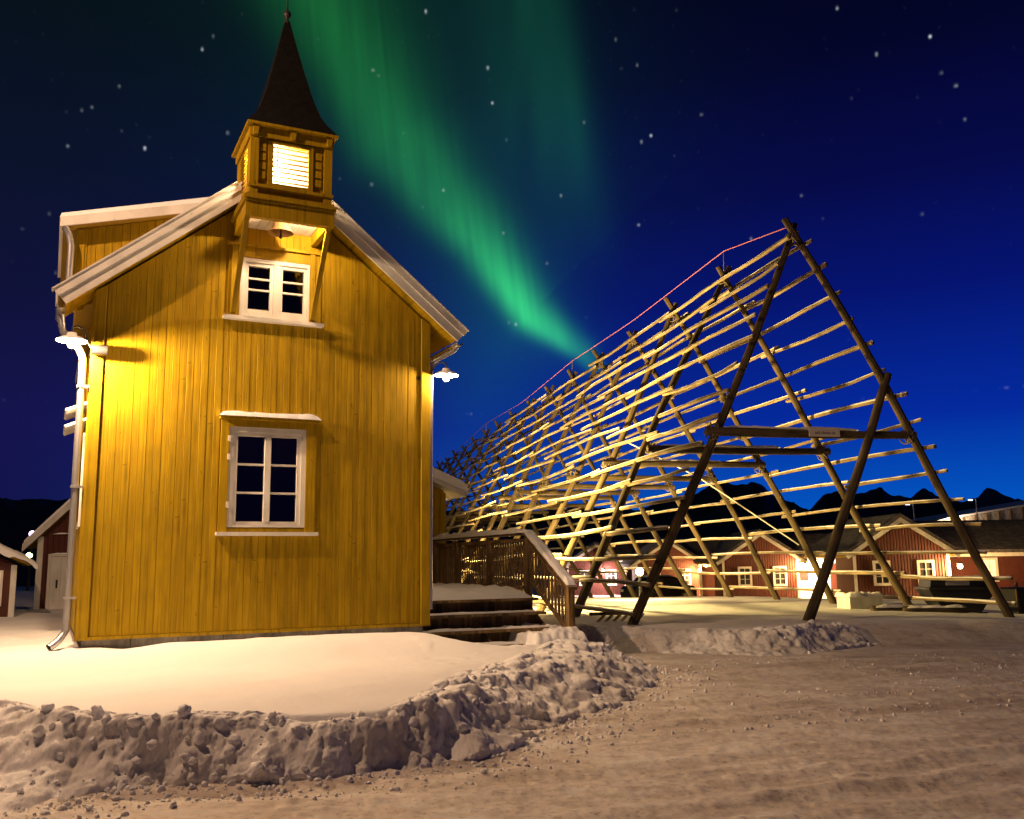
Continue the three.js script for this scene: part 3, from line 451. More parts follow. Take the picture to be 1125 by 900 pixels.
// bell tower standing out from the gable on struts
const ZF = 1.05;
{
  const b = part('belfry', house), o = M.ochreTrim, BK = -0.1;
  const X0 = 1.88, X1 = 3.06, H0 = 6.20, H1 = 7.22, LX0 = 2.20, LX1 = 2.72, LY0 = 6.40, LY1 = 7.0;
  // canopy beams under the tower
  add('front_beam', box(1.83, 3.12, 5.85, 6.08, ZF - 0.1, ZF, 0.012), o, b);
  add('side_beam', box(1.835, 1.93, 5.86, 6.07, 0.05, ZF - 0.102, 0.008), o, b); add('side_beam', box(3.02, 3.115, 5.86, 6.07, 0.05, ZF - 0.102, 0.008), o, b);
  for (let k = 0; k < 9; k++) add('ceiling_board', box(1.932 + k * 0.1207, 1.932 + (k + 1) * 0.1207 - 0.005, 6.03, 6.06, 0.03, ZF - 0.103, 0.004), M.white, b);
  add('floor_deck', box(1.80, 3.14, 6.082, 6.115, -0.05, ZF + 0.02, 0.006), o, b);
  add('moulding', box(1.79, 3.15, 6.117, 6.16, -0.06, ZF + 0.045, 0.012), o, b); add('moulding', box(1.83, 3.11, 6.162, 6.198, -0.04, ZF + 0.02, 0.008), o, b);
  // struts and wall plates
  for (const x of [1.86, 3.05]) {
    const s = part('strut', b), g = slab([[0.06, 4.66], [0.13, 4.66], [ZF - 0.06, 5.80], [ZF - 0.01, 5.848], [ZF - 0.1, 5.848]], x - 0.035, x + 0.035); g.rotateY(-Math.PI / 2); g.translate(2 * x - 0 - x, 0, 0); g.translate(0, 0, 0);
    g.computeBoundingBox(); const bb = g.boundingBox; g.translate(x - (bb.min.x + bb.max.x) / 2, 0, 0); add('brace', g, o, s);
    add('wall_plate', box(x - 0.04, x + 0.04, 4.62, 5.72, 0.051, 0.085, 0.006), o, s);
    const kb = slab([[ZF - 0.5, 5.858], [ZF - 0.42, 5.858], [0.13, 5.46], [0.09, 5.46], [0.09, 5.5]], -0.03, 0.03); kb.rotateY(-Math.PI / 2); kb.computeBoundingBox(); kb.translate(x + (x < 2.5 ? 0.0 : -0.0) - (kb.boundingBox.min.x + kb.boundingBox.max.x) / 2, 0, 0);
  }
  // the box: front with a louvred opening, sides, back
  const fr = part('front_panel', b);
  for (const [a, c, d, e] of [[X0, LX0, H0, H1], [LX1, X1, H0, H1], [LX0, LX1, H0, LY0], [LX0, LX1, LY1, H1]]) add('panel', box(a, c, d, e, ZF - 0.09, ZF - 0.05, 0.003), M.ochre[0], fr);
  for (const [a, c] of [[X0 - 0.01, X0 + 0.11], [X1 - 0.11, X1 + 0.01]]) add('corner_post', box(a, c, H0, H1, ZF - 0.052, ZF, 0.01), o, b);
  for (const x of [2.05, 2.87]) for (let k = 0; k < 4; k++) add('trim_block', box(x - 0.045, x + 0.045, 6.45 + k * 0.14, 6.56 + k * 0.14, ZF - 0.052, ZF - 0.022, 0.01), o, b);
  for (const [a, c] of [[LX0 - 0.07, LX0], [LX1, LX1 + 0.07]]) add('louvre_casing', box(a, c, LY0 - 0.05, LY1 + 0.05, ZF - 0.06, ZF - 0.012, 0.006), o, b);
  add('louvre_casing', box(LX0, LX1, LY1, LY1 + 0.05, ZF - 0.06, ZF - 0.012, 0.006), o, b); add('louvre_casing', box(LX0, LX1, LY0 - 0.05, LY0, ZF - 0.06, ZF - 0.012, 0.006), o, b);
  for (let k = 0; k < 8; k++) { const g = box(LX0 + 0.002, LX1 - 0.002, -0.008, 0.008, -0.018, 0.018, 0.004); g.rotateX(0.1); g.translate(0, LY0 + 0.045 + k * 0.0735, ZF - 0.05); add('slat', g, o, b); }
  add('lower_moulding', box(X0 - 0.03, X1 + 0.03, 6.30, 6.345, ZF - 0.05, ZF + 0.02, 0.01), o, b);
  for (const x of [X0, X1 - 0.04]) {
    const sp = part('side_panel', b);
    for (const [c, d, e, f] of [[BK, 0.20, H0, H1], [0.75, ZF - 0.092, H0, H1], [0.20, 0.75, H0, 6.42], [0.20, 0.75, 7.0, H1]]) add('panel', box(x, x + 0.04, e, f, c, d, 0.003), M.ochre[1], sp);
    for (let k = 0; k < 8; k++) { const g = box(-0.024, 0.024, -0.008, 0.008, 0.202, 0.748, 0.004); g.rotateZ(x < 2.4 ? 0.5 : -0.5); g.translate(x + 0.02, 6.46 + k * 0.07, 0); add('slat', g, o, sp); }
  }
  add('baffle', box(X0 + 0.042, X1 - 0.042, H0, 7.188, 0.42, 0.44, 0.003), M.white, b);
  add('back_panel', box(X0 + 0.042, X1 - 0.042, H0, H1, BK, BK + 0.04, 0.003), M.white, b);
  add('inner_ceiling', box(X0 + 0.042, X1 - 0.042, 7.19, 7.215, BK + 0.042, ZF - 0.092, 0.002), M.white, b);
  // frieze, brackets, cornice
  for (const [a, c, d, e] of [[X0 - 0.02, X1 + 0.02, ZF - 0.002, ZF + 0.018]]) add('frieze', box(a, c, 7.07, 7.22, d, e, 0.005), o, b);
  add('frieze', box(X0 - 0.03, X0 - 0.002, 7.07, 7.22, BK, ZF, 0.005), o, b); add('frieze', box(X1 + 0.002, X1 + 0.03, 7.07, 7.22, BK, ZF, 0.005), o, b);
  for (const x of [1.93, 2.47, 3.01]) add('bracket', slab([[x - 0.03, 7.08], [x + 0.03, 7.08], [x + 0.045, 7.215], [x - 0.045, 7.215]], ZF + 0.02, ZF + 0.065), o, b);
  add('cornice', box(1.80, 3.14, 7.222, 7.262, -0.2, ZF + 0.09, 0.01), o, b);
  // flared spire: rings of a square that grows slimmer
  const ring = [[7.264, 0.675], [7.33, 0.63], [7.46, 0.54], [7.62, 0.455], [7.8, 0.395], [8.05, 0.325], [8.4, 0.24], [8.8, 0.15], [9.1, 0.085], [9.32, 0.04]], pos = [], uv = [], idx = [], cx = 2.47, cz = 0.44;
  const corner = [[-1, 1], [1, 1], [1, -1], [-1, -1]];
  for (let f = 0; f < 4; f++) for (let k = 0; k < ring.length; k++) for (const c of [corner[f], corner[(f + 1) % 4]]) { const [y, r] = ring[k]; pos.push(cx + c[0] * r, y, cz + c[1] * r); uv.push(((c === corner[f] ? -1 : 1) * r) * 1.3 + f * 0.37, y * 1.3); }
  const rr = ring.length * 2; for (let f = 0; f < 4; f++) for (let k = 0; k < ring.length - 1; k++) { const p = f * rr + k * 2; idx.push(p, p + 1, p + 2, p + 1, p + 3, p + 2); }
  pos.push(cx - 0.675, 7.264, cz + 0.675, cx + 0.675, 7.264, cz + 0.675, cx + 0.675, 7.264, cz - 0.675, cx - 0.675, 7.264, cz - 0.675); uv.push(0, 0, 1, 0, 1, 1, 0, 1); const q = 4 * rr; idx.push(q, q + 2, q + 1, q, q + 3, q + 2);
  const g = new THREE.BufferGeometry(); g.setAttribute('position', new THREE.Float32BufferAttribute(pos, 3)); g.setAttribute('uv', new THREE.Float32BufferAttribute(uv, 2)); g.setIndex(idx); g.computeVertexNormals();
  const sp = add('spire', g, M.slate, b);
  const fin = lathe([[0.0, 9.28], [0.05, 9.3], [0.045, 9.34], [0.02, 9.37], [0.02, 9.39], [0.055, 9.42], [0.062, 9.46], [0.05, 9.5], [0.018, 9.53], [0.012, 9.6], [0.010, 10.4], [0, 10.42]], 16); fin.translate(cx, 0, cz); add('finial', fin, M.iron, sp);
}
// lean-to annex behind the house on the far side
{
  const a = part('annex', house), R = rng(8);
  add('core', slab([[5.05, -0.2], [7.88, -0.2], [7.88, 2.62], [5.05, 3.75]], -11, -6.52), M.core, a);
  for (let k = 0; k < 24; k++) { const p = 5.1 + k * 0.116, q = p + 0.112; add('board', board(p, q, -0.1, 3.72 - (p - 5.05) * 0.4, 3.72 - (q - 5.05) * 0.4, -6.52, -6.495 + 0.004 * R(), 0.006, R() * 9), M.ochre[k % 4], a); }
  add('corner_board', box(7.80, 7.92, -0.1, 2.56, -6.52, -6.47), M.ochreTrim, a);
  add('roof_deck', slab([[5.03, 3.78], [8.32, 2.46], [8.34, 2.56], [5.03, 3.88]], -11.2, -6.2), M.white, a);
  add('roof_snow', slab([[5.03, 3.885], [8.35, 2.565], [8.38, 2.60], [8.34, 2.74], [8.2, 2.84], [5.03, 4.1]], -11.18, -6.19), M.snow, a);
}
console.log('house');

// ---------------------------------------------------------------- the house's lamps and bell
function at(o, x, h, z) { o.position.set(...world(x, h, z)); o.rotation.y = HT; return o; }
function dishLamp(label, side, cd) {
  const l = thing('wall_lamp', label, 'lamp', [0, 0, 0], 0, 'dish lamps on the corners of the yellow house');
  // own axes: bulb near the origin, bracket towards -side
  const mount = new THREE.CylinderGeometry(0.07, 0.07, 0.2, 18); mount.rotateZ(Math.PI / 2); mount.translate(-side * 0.36, -0.04, -0.21); add('mount', mount, M.iron, l);
  add('arm', tube([[-side * 0.27, -0.04, -0.21], [-side * 0.2, 0.06, -0.17], [-side * 0.15, 0.2, -0.10], [-side * 0.06, 0.235, -0.03], [0, 0.2, 0], [0, 0.13, 0]], 0.013, 30, 8), M.iron, l);
  add('shade', lathe([[0.03, 0.13], [0.06, 0.125], [0.07, 0.085], [0.15, 0.055], [0.20, 0.02], [0.205, 0.01], [0.2, 0.012], [0.148, 0.045], [0.066, 0.075], [0.03, 0.1]], 36), M.enamel, l);
  add('socket', lathe([[0, 0.1], [0.035, 0.1], [0.035, 0.03], [0, 0.03]], 16), M.iron, l);
  const bulb = lathe([[0, -0.09], [0.03, -0.085], [0.05, -0.06], [0.055, -0.03], [0.045, 0.0], [0.03, 0.028], [0, 0.03]], 18);
  add('bulb', bulb, glowMat(1, 0.86, 0.6, 14), l);
  lamp(l, [0, -0.03, 0], WARM, cd, 2.2);
  return l;
}
at(dishLamp('brightly lit dish lamp on the house corner above the downpipe', -1, 86), -0.30, 3.95, 0.36);
at(dishLamp('lit dish lamp on the house corner beside the drying rack', 1, 12), 5.26, 3.93, 0.16);
{
  const bl = thing('bell', 'bronze bell hanging under the little tower above the upper window', 'bell', world(2.44, 5.83, 0.55), HT);
  add('bell_body', lathe([[0.19, 0.0], [0.185, 0.012], [0.15, 0.05], [0.12, 0.12], [0.105, 0.18], [0.07, 0.21], [0.0, 0.215], [0, 0.205], [0.065, 0.2], [0.095, 0.17], [0.11, 0.12], [0.14, 0.045], [0.178, 0.004], [0.19, 0]], 36), M.bronze, bl);
  add('clapper', lathe([[0, -0.09], [0.022, -0.08], [0.026, -0.06], [0.012, -0.03], [0.008, 0.18], [0, 0.2]], 12), M.iron, bl);
  add('yoke', tube([[-0.06, 0.185, 0], [-0.03, 0.20, 0], [0.03, 0.20, 0], [0.06, 0.185, 0]], 0.012, 8, 6), M.iron, bl);
  const cl = thing('ceiling_lamp', 'small lamp lighting the ceiling above the bell', 'lamp', world(2.62, 5.945, 0.90), HT);
  add('fitting', box(-0.03, 0.03, -0.03, 0.03, 0.032, 0.05), M.enamel, cl); add('bulb', lathe([[0, -0.03], [0.03, -0.02], [0.035, 0.0], [0.03, 0.018], [0, 0.019]], 16), glowMat(1, 0.8, 0.45, 10), cl);
  lamp(cl, [0, -0.012, 0], WARM, 11, 1.2);
  const tl = thing('tower_lamp', 'bright lamp shining through the louvres of the little tower', 'lamp', world(2.34, 6.76, 0.66), HT);
  add('stem', new THREE.CylinderGeometry(0.012, 0.012, 0.5, 8).translate(0, 0.27, 0), M.iron, tl); add('bulb', new THREE.SphereGeometry(0.06, 20, 14), glowMat(1, 0.85, 0.55, 40), tl);
  lamp(tl, [0, 0, 0], WARM, 12, 2.5);
}

// ---------------------------------------------------------------- stairs and walkway beside the house
{
  const s = thing('wooden_stairs', 'snow covered wooden stairs and walkway with a slatted railing beside the house', 'stairs', HC, HT), R = rng(21), W = M.deckWood;
  const tr = [[-0.42, -0.12], [-0.19, -0.42], [0.06, -0.72], [0.29, -1.02]];
  tr.forEach(([h, z], k) => { const t = part('tread', s); for (let q = 0; q < 2; q++) add('plank', box(5.12, 7.5, h - 0.045, h, z - 0.3 + q * 0.15, z - 0.155 + q * 0.15, 0.006), W[(k + q) % 3], t); });
  for (const x of [5.1, 6.25, 7.44]) add('stringer', slab([[0.05, -0.75], [-0.1, -0.47], [-1.4, 0.24], [-1.4, -0.1], [-0.4, -0.75]].map(([z, y]) => [-z, y]), x - 0.02, x + 0.02).rotateY(Math.PI / 2).translate(0, 0, 0), W[0], s);
  // fix the stringers' place after the turn
  s.children.filter((c) => c.name === 'stringer').forEach((c, k) => { c.geometry.computeBoundingBox(); const b = c.geometry.boundingBox; c.geometry.translate([5.14, 6.25, 7.46][k] - (b.min.x + b.max.x) / 2, 0, -0.02 - b.max.z); });
  for (let k = 0; k < 36; k++) add('deck_plank', box(5.12, 7.62, 0.245, 0.285, -1.33 - (k + 1) * 0.143, -1.33 - k * 0.143 - 0.006, 0.005), W[k % 3], s);
  tr.forEach(([h, z], k) => add('riser', box(5.13, 7.49, (k ? tr[k - 1][0] : -0.75) + 0.004, h - 0.048, z - 0.31, z - 0.29, 0.003), W[0], s));
  add('skirt', box(7.56, 7.6, -0.75, 0.24, -6.4, -1.45, 0.004), W[0], s);
  const X = 7.6, top = 1.42;
  for (const z of [-1.6, -3.3, -5.0, -6.3]) add('post', box(X - 0.05, X + 0.05, 0.0, top - 0.02, z - 0.05, z + 0.05, 0.008), W[0], s);
  add('post', box(X - 0.03, X + 0.09, -0.75, 0.52, -0.17, -0.05, 0.01), W[2], s);
  add('handrail', box(X - 0.09, X + 0.09, top, top + 0.045, -6.4, -1.55, 0.008), W[1], s);
  add('rail_bar', box(X - 0.025, X + 0.025, top - 0.13, top - 0.06, -6.35, -1.66, 0.006), W[1], s); add('rail_bar', box(X - 0.025, X + 0.025, 0.42, 0.49, -6.35, -1.66, 0.006), W[1], s);
  for (let k = 0; k < 40; k++) { const z = -1.74 - k * 0.113; add('baluster', box(X + 0.027, X + 0.047, 0.38, top - 0.05, z - 0.03, z + 0.03, 0.004), W[k % 3], s); }
  // sloping rail down the steps
  const slope = (z) => top - (z + 1.6) * ((top - 0.53) / 1.5);
  const incl = (lo, hi, x0, x1, z0, z1) => { const g = slab([[-z0, slope(z0) + lo], [-z0, slope(z0) + hi], [-z1, slope(z1) + hi], [-z1, slope(z1) + lo]], 0, x1 - x0); g.rotateY(Math.PI / 2); g.translate(x0, 0, 0); return g; };
  add('handrail', incl(0.0, 0.05, X - 0.09, X + 0.09, -1.6, 0.05), W[1], s); add('rail_bar', incl(-0.16, -0.09, X - 0.025, X + 0.025, -1.55, -0.17), W[1], s); add('rail_bar', incl(-0.82, -0.75, X - 0.025, X + 0.025, -1.55, -0.17), W[1], s);
  for (let k = 0; k < 11; k++) { const z = -1.5 + k * 0.122; add('baluster', box(X + 0.027, X + 0.055, slope(z) - 0.84, slope(z) - 0.05, z - 0.026, z + 0.026, 0.004), W[(k + 1) % 3], s); }
  // snow on the rails, the walkway and the treads
  const cap = snowStrip(-6.4, -1.5, top + 0.044, -0.11, 0.11, 0.12, 5); cap.rotateY(-Math.PI / 2); cap.translate(X, 0, 0); add('rail_snow', cap, M.snow, s);
  const c2 = snowStrip(0, 1.86, 0.0, -0.10, 0.10, 0.07, 6); c2.rotateZ(-Math.atan((top - 0.53) / 1.5)); c2.rotateY(-Math.PI / 2); c2.translate(X, top + 0.055, -1.58); add('rail_snow', c2, M.snow, s);
  const dk = snowStrip(-6.3, -1.36, 0.28, -1.2, 1.18, 0.25, 12, 70, 40, 0.5); dk.rotateY(-Math.PI / 2); dk.translate(6.36, 0, 0); add('deck_snow', dk, M.snow, s);
  tr.forEach(([h, z], k) => add('tread_snow', snowStrip(5.15 + 0.2 * k * 0, 7.48, h - 0.002, z - 0.29, z - 0.07, 0.03 + 0.02 * R(), 30 + k), M.snow, s));
  const heap = snowStrip(6.7, 7.8, -0.75, -1.35, 0.35, 0.72, 44, 40, 40, 0.3); add('snow_heap', heap, M.snow, s);
}
console.log('stairs');

// ---------------------------------------------------------------- fish drying rack
const RA = -13.25 * D, RAX = [Math.sin(RA), -Math.cos(RA)], RPP = [Math.cos(RA), Math.sin(RA)], RM = [6.298, -20.25], SP = 3.4, NF = 17;
const rk = (p, h, k) => [RM[0] + RPP[0] * p + RAX[0] * k, h, RM[1] + RPP[1] * p + RAX[1] * k];
{
  const rack = thing('fish_drying_rack', 'tall A-framed fish drying rack of bare poles standing in the snow', 'drying rack', [RM[0], 0, RM[1]], 0), R = rng(99);
  const loc = (p, h, k) => { const w = rk(p, h, k); return [w[0] - RM[0], w[1], w[2] - RM[1]]; };
  const AP = 8.72, LF = [-4.12, 0.40], RF = [4.66, 0.26];
  const legP = (s, h) => { const f = s < 0 ? LF : RF; return f[0] * (AP - h) / (AP - f[1]); };
  for (let k = 0; k < NF; k++) {
    const fr = part('a_frame', rack), kk = k * SP, j = () => (R() - 0.5) * 0.16;
    for (const s of [-1, 1]) { const top = AP + 0.30 + 0.2 * R(), a = loc(legP(s, -0.5) + j(), -0.5, kk + j() + s * 0.02), b = loc(legP(s, top), top, kk - s * 0.12); add('leg', pole(a, b, 0.108, 0.072, 0.12, R, 14, 10, 0.1), M.log[Math.floor(R() * 4)], fr); }
    if (k < 6) for (const [p, hh] of [[0, AP - 0.02], [legP(-1, 4.28), 4.28], [legP(1, 4.28), 4.28]]) { const coils = []; for (let q = 0; q < 4; q++) { const t = new THREE.TorusGeometry(0.17, 0.016, 6, 16); t.rotateX((q - 1.5) * 0.35 + (q % 2 ? 0.8 : -0.8) * 0.3); t.rotateY(Math.PI / 2 - RA + (q % 2 ? 0.4 : -0.4)); const w = loc(p, hh + (q - 1.5) * 0.035, kk - (hh < 6 ? 0.08 : 0)); t.translate(...w); coils.push(t); } add('rope_lashing', mergeGeometries(coils), M.rope, fr); }
    const h = 4.28 + (R() - 0.5) * 0.16;
    add('tie_beam', pole(loc(legP(-1, h) - 0.15, h, kk - 0.17), loc(legP(1, h) + 0.15, h, kk - 0.17), 0.10, 0.085, 0.02, R, 10, 8), M.log[k % 4], fr);
    if (k === 0) { add('brace', pole(loc(-0.55, -0.1, kk - 0.25), loc(1.98, 5.62, kk - 0.27), 0.115, 0.09, 0.04, R, 12, 10), M.log[1], fr); }
    if (k < 3) { const st = snowStrip(0, 3.2, 0, -0.07, 0.07, 0.045, 60 + k); const p = loc(legP(-1, h) + 0.2, h + 0.085, kk - 0.17); st.rotateY(-RA); st.translate(...p); add('beam_snow', st, M.snow, fr); }
  }
  const caps = [];
  // rails: poles of about two bays, their ends lapping on the frames
  for (const s of [-1, 1]) for (let l = 0; l < 15; l++) {
    const h = 8.50 - l * 0.568, f = s < 0 ? LF : RF, ang = Math.atan2(AP - f[1], Math.abs(f[0])), out = 0.185;
    let k = l % 2 ? 0 : 0, first = true, cnt = 0;
    while (k < NF - 1) {
      const span = first && l % 2 ? 1 : 2, k1 = Math.min(NF - 1, k + span), lift = (cnt % 2 ? 0.055 : -0.045) + (R() - 0.5) * 0.05;
      const P = (kk, o) => { const p = legP(s, h) + s * Math.sin(ang) * (out + o), hh = h + Math.cos(ang) * (out + o) + lift; return loc(p, hh + (R() - 0.5) * 0.05, kk); };
      const r = 0.035 + 0.012 * R(), flip = R() < 0.5, a = P(k * SP - 0.25 - 0.35 * R(), 0), b = P(k1 * SP + 0.2 + 0.35 * R(), 0);
      const seedA = Math.floor(R() * 1e6);
      add('rail', pole(a, b, flip ? r * 1.15 : r * 0.8, flip ? r * 0.8 : r * 1.15, 0.06, rng(seedA), 10, 7), M.railWood[Math.floor(R() * 3)], rack);
      const up = (q) => [q[0], q[1] + r * 0.62, q[2]]; caps.push(pole(up(a), up(b), r * 0.68, r * 0.68, 0.06, rng(seedA), 10, 6, 0.35));
      k = k1; first = false; cnt++;
    }
  }
  const rs = add('rail_snow', mergeGeometries(caps), M.snow, rack); rs.userData.kind = 'stuff';
  // wire along the ridge on short rods
  const w = part('ridge_wire', rack), rod = (k) => { const h = AP + 0.42; add('rod', pole(loc(0, h - 0.15, k * SP), loc(0.02, h + 0.38, k * SP), 0.016, 0.012, 0, R, 2, 6), M.zinc, w); return loc(0.02, h + 0.38, k * SP); };
  const pts = [loc(0.02, 8.98, -0.05), rod(1), rod(5), rod(10), rod(15)];
  for (let k = 0; k < 4; k++) { const a = pts[k], b = pts[k + 1], m = [(a[0] + b[0]) / 2, (a[1] + b[1]) / 2 - 0.12 * k, (a[2] + b[2]) / 2]; add('wire', tube([a, m, b], 0.011, 20, 5), S({ color: col(0.55, 0.16, 0.2), roughness: 0.6 }), w); }
  // white rope running down inside
  add('rope', tube([loc(-1.1, 5.1, 8), loc(0.5, 3.9, 6.5), loc(2.7, 2.0, 5.2)], 0.022, 20, 6), M.white, rack);
  // name board on the first tie beam
  const cv = document.createElement('canvas'); cv.width = 512; cv.height = 128; const c = cv.getContext('2d'); c.fillStyle = '#d9d2c4'; c.fillRect(0, 0, 512, 128); c.fillStyle = '#33241c'; c.font = 'bold 58px sans-serif'; c.textAlign = 'center'; c.fillText('uid.rbnnu.at', 262, 98);
  const ct = new THREE.CanvasTexture(cv); ct.colorSpace = THREE.SRGBColorSpace;
  const sg = new THREE.BoxGeometry(0.72, 0.2, 0.03); sg.rotateY(-RA); sg.translate(...loc(0.30, 4.29, -0.30)); const blank = S({ color: col(0.6, 0.57, 0.5) });
  const sgn = add('sign_board', sg, [blank, blank, blank, blank, S({ map: ct, roughness: 0.7 }), blank], rack); sgn.userData.label = 'pale name board with small dark lettering';
}
{
  const p = rk(-0.35, 0, 4.0 * SP - 0.4);
  const fl = thing('flood_lamp', 'glaring yellow flood lamp on a short post under the drying rack', 'lamp', [4.31, H(4.31, -33), -33], 0);
  add('post', new THREE.CylinderGeometry(0.04, 0.05, 0.8, 10).translate(0, 0.4, 0), M.iron, fl);
  add('housing', lathe([[0.0, 0.78], [0.1, 0.78], [0.12, 0.80], [0.0, 0.80]], 16), M.iron, fl);
  add('bulb', new THREE.SphereGeometry(0.13, 20, 14).translate(0, 0.94, 0), glowMat(1, 0.93, 0.66, 30), fl);
  lamp(fl, [0, 0.94, 0], col(1, 0.64, 0.25), 55, 6);
  const f2 = thing('flood_lamp', 'flood lamp under the annex eave, turned towards the rack', 'lamp', world(8.0, 1.95, -8.2), HT);
  add('bracket', box(-0.1, 0.02, -0.05, 0.05, -0.05, 0.05), M.iron, f2); add('housing', box(0.022, 0.12, -0.13, 0.13, -0.2, 0.2, 0.02), M.iron, f2); add('lamp_glass', box(0.122, 0.13, -0.11, 0.11, -0.18, 0.18, 0.002), glowMat(1, 0.93, 0.66, 12), f2);
  const sp = new THREE.SpotLight(FLOOD, 1100, 0, 1.35, 0.6); sp.position.set(0.2, 0, 0); sp.target.position.set(5, 2.0, -1.2); sp.castShadow = true; sp.shadow.radius = 6; f2.add(sp); f2.add(sp.target);
  const f3 = thing('flood_lamp', 'flood lamp low in the snow behind the walkway, aimed up at the far rack', 'lamp', [-3.4, H(-3.4, -38), -38], 0);
  add('stand', box(-0.04, 0.04, -0.2, 0.3, -0.15, 0.15), M.iron, f3); add('housing', box(-0.06, 0.05, 0.28, 0.54, -0.2, 0.2, 0.02), M.iron, f3); add('lamp_glass', box(0.052, 0.06, 0.3, 0.52, -0.18, 0.18, 0.002), glowMat(1, 0.93, 0.66, 12), f3);
  const s3 = new THREE.SpotLight(FLOOD, 1000, 0, 1.4, 0.6); s3.position.set(0.15, 0.42, 0); s3.target.position.set(4, 3.0, -0.8); s3.castShadow = true; s3.shadow.radius = 6; f3.add(s3); f3.add(s3.target);
}
console.log('rack');

// ---------------------------------------------------------------- red cabins beyond the rack
function cabin(label, x, y, z, sc, wing, opt = {}) {
  const c = thing('red_cabin', label, 'cabin', [x, y, z], 0, 'row of red cabins behind the drying rack'); c.scale.setScalar(sc); const R = rng(Math.round(x * 100));
  const hw = 2.2, ev = 2.15, rise = 1.42, rf = (t) => ev + 0.12 + rise * (1 - Math.abs(t) / (hw + 0.0));
  const wall = part('gable_wall', c);
  add('core', slab([[-hw, -0.6], [hw, -0.6], [hw, ev + 0.12], [0, ev + 0.12 + rise], [-hw, ev + 0.12]], -2.6, 0), M.red, wall);
  const bs = []; for (let k = 0; k < 30; k++) { const a = -hw + 0.02 + k * 0.1455, b = a + 0.1; bs.push(board(a, b, -0.4, rf(a) - 0.02, rf(b) - 0.02, 0.002, 0.035, 0.008, R() * 5)); }
  const sd = add('board_siding', mergeGeometries(bs), M.red, wall); sd.userData.kind = 'stuff';
  for (const s of [-1, 1]) {
    add('corner_board', box(s * hw - 0.07, s * hw + 0.07, -0.4, ev + 0.08, 0.036, 0.06), M.white, c);
    const P = (d, e) => { const cs = Math.cos(Math.atan(rise / hw)), sn = Math.sin(Math.atan(rise / hw)); return [s * (-0.0 + (hw + 0.42) - d * cs - 0 + sn * e * 1), ev + 0.12 - 0.42 * rise / hw + d * sn + cs * e]; };
    const full = (hw + 0.42) / Math.cos(Math.atan(rise / hw)), r = part('roof', c);
    add('roof_deck', slab([P(0, 0.03), [0, ev + 0.12 + rise + 0.04], [0, ev + 0.12 + rise + 0.17], P(0, 0.13)], -6.5, 0.32), M.core, r);
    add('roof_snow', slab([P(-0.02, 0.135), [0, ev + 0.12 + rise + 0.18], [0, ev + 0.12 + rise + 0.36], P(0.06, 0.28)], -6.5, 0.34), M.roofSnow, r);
    add('bargeboard', slab([P(0, -0.06), [0, ev + 0.12 + rise - 0.07], [0, ev + 0.12 + rise + 0.16], P(0, 0.13)], 0.322, 0.36), M.white, r);
  }
  const win = (par, wx, wy, wz, lit) => {
    const w = part('window', par), hw2 = 0.30, hh = 0.48;
    for (const s of [-1, 1]) { add('casing', box(wx + s * (hw2 + 0.05) - 0.06, wx + s * (hw2 + 0.05) + 0.06, wy - hh - 0.1, wy + hh + 0.1, wz, wz + 0.05), M.white, w); add('casing', box(wx - hw2 + 0.012, wx + hw2 - 0.012, wy + s * (hh + 0.04) - 0.06, wy + s * (hh + 0.04) + 0.06, wz, wz + 0.05), M.white, w); }
    add('pane', box(wx - hw2, wx + hw2, wy - hh, wy + hh, wz + 0.0, wz + 0.012), lit ? S({ color: col(0.6, 0.5, 0.35), emissive: col(1, 0.72, 0.36), emissiveIntensity: 1.1 }) : M.black, w);
    add('mullion', box(wx - 0.02, wx + 0.02, wy - hh + 0.02, wy + hh - 0.02, wz + 0.013, wz + 0.04), M.white, w);
    for (const s of [-1, 1]) add('glazing_bar', box(wx - hw2 + 0.012, wx + hw2 - 0.012, wy + s * 0.16 - 0.012, wy + s * 0.16 + 0.012, wz + 0.013, wz + 0.035), M.white, w);
  };
  win(c, -0.95, 1.28, 0.036, false); win(c, 1.12, 1.28, 0.036, false);
  // long wing running to the right behind the gable
  const wg = part('wing', c), x0 = hw + 0.005, x1 = hw + wing, zf = -2.2;
  add('core', slab([[x0, -0.6], [x1, -0.6], [x1, ev + 0.12], [x0, ev + 0.12]], -7, zf), M.red, wg);
  const ws = []; for (let k = 0; k < 16; k++) ws.push(box(x0 + 0.01, x1 - 0.01, -0.35 + k * 0.155, -0.35 + k * 0.155 + 0.145, zf + 0.002, zf + 0.03, 0.01)); add('board_siding', mergeGeometries(ws), M.red, wg).userData.kind = 'stuff';
  { const sl = (pts, zA, zB) => { const g = slab(pts, 0, zB - zA); g.rotateY(Math.PI / 2); g.translate(zA, 0, 0); return g; };
    add('roof_deck', sl([[-zf - 0.5, ev], [-zf + 2.4, ev + 1.5], [-zf + 5, ev + 0.2], [-zf + 2.4, ev + 1.4], [-zf - 0.5, ev - 0.1]].map((p) => [p[0], p[1]]), 0.3, x1 + 0.3), M.core, wg);
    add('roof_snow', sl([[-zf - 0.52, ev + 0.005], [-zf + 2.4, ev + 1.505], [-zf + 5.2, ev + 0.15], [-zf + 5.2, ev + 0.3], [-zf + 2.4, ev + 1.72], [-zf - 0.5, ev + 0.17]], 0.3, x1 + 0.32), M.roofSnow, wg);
    add('fascia', box(x0, x1 + 0.3, ev - 0.16, ev + 0.02, zf + 0.502, zf + 0.53), M.white, wg); }
  for (const [wx, lit] of opt.wins || []) win(wg, wx, 1.35, zf + 0.031, lit);
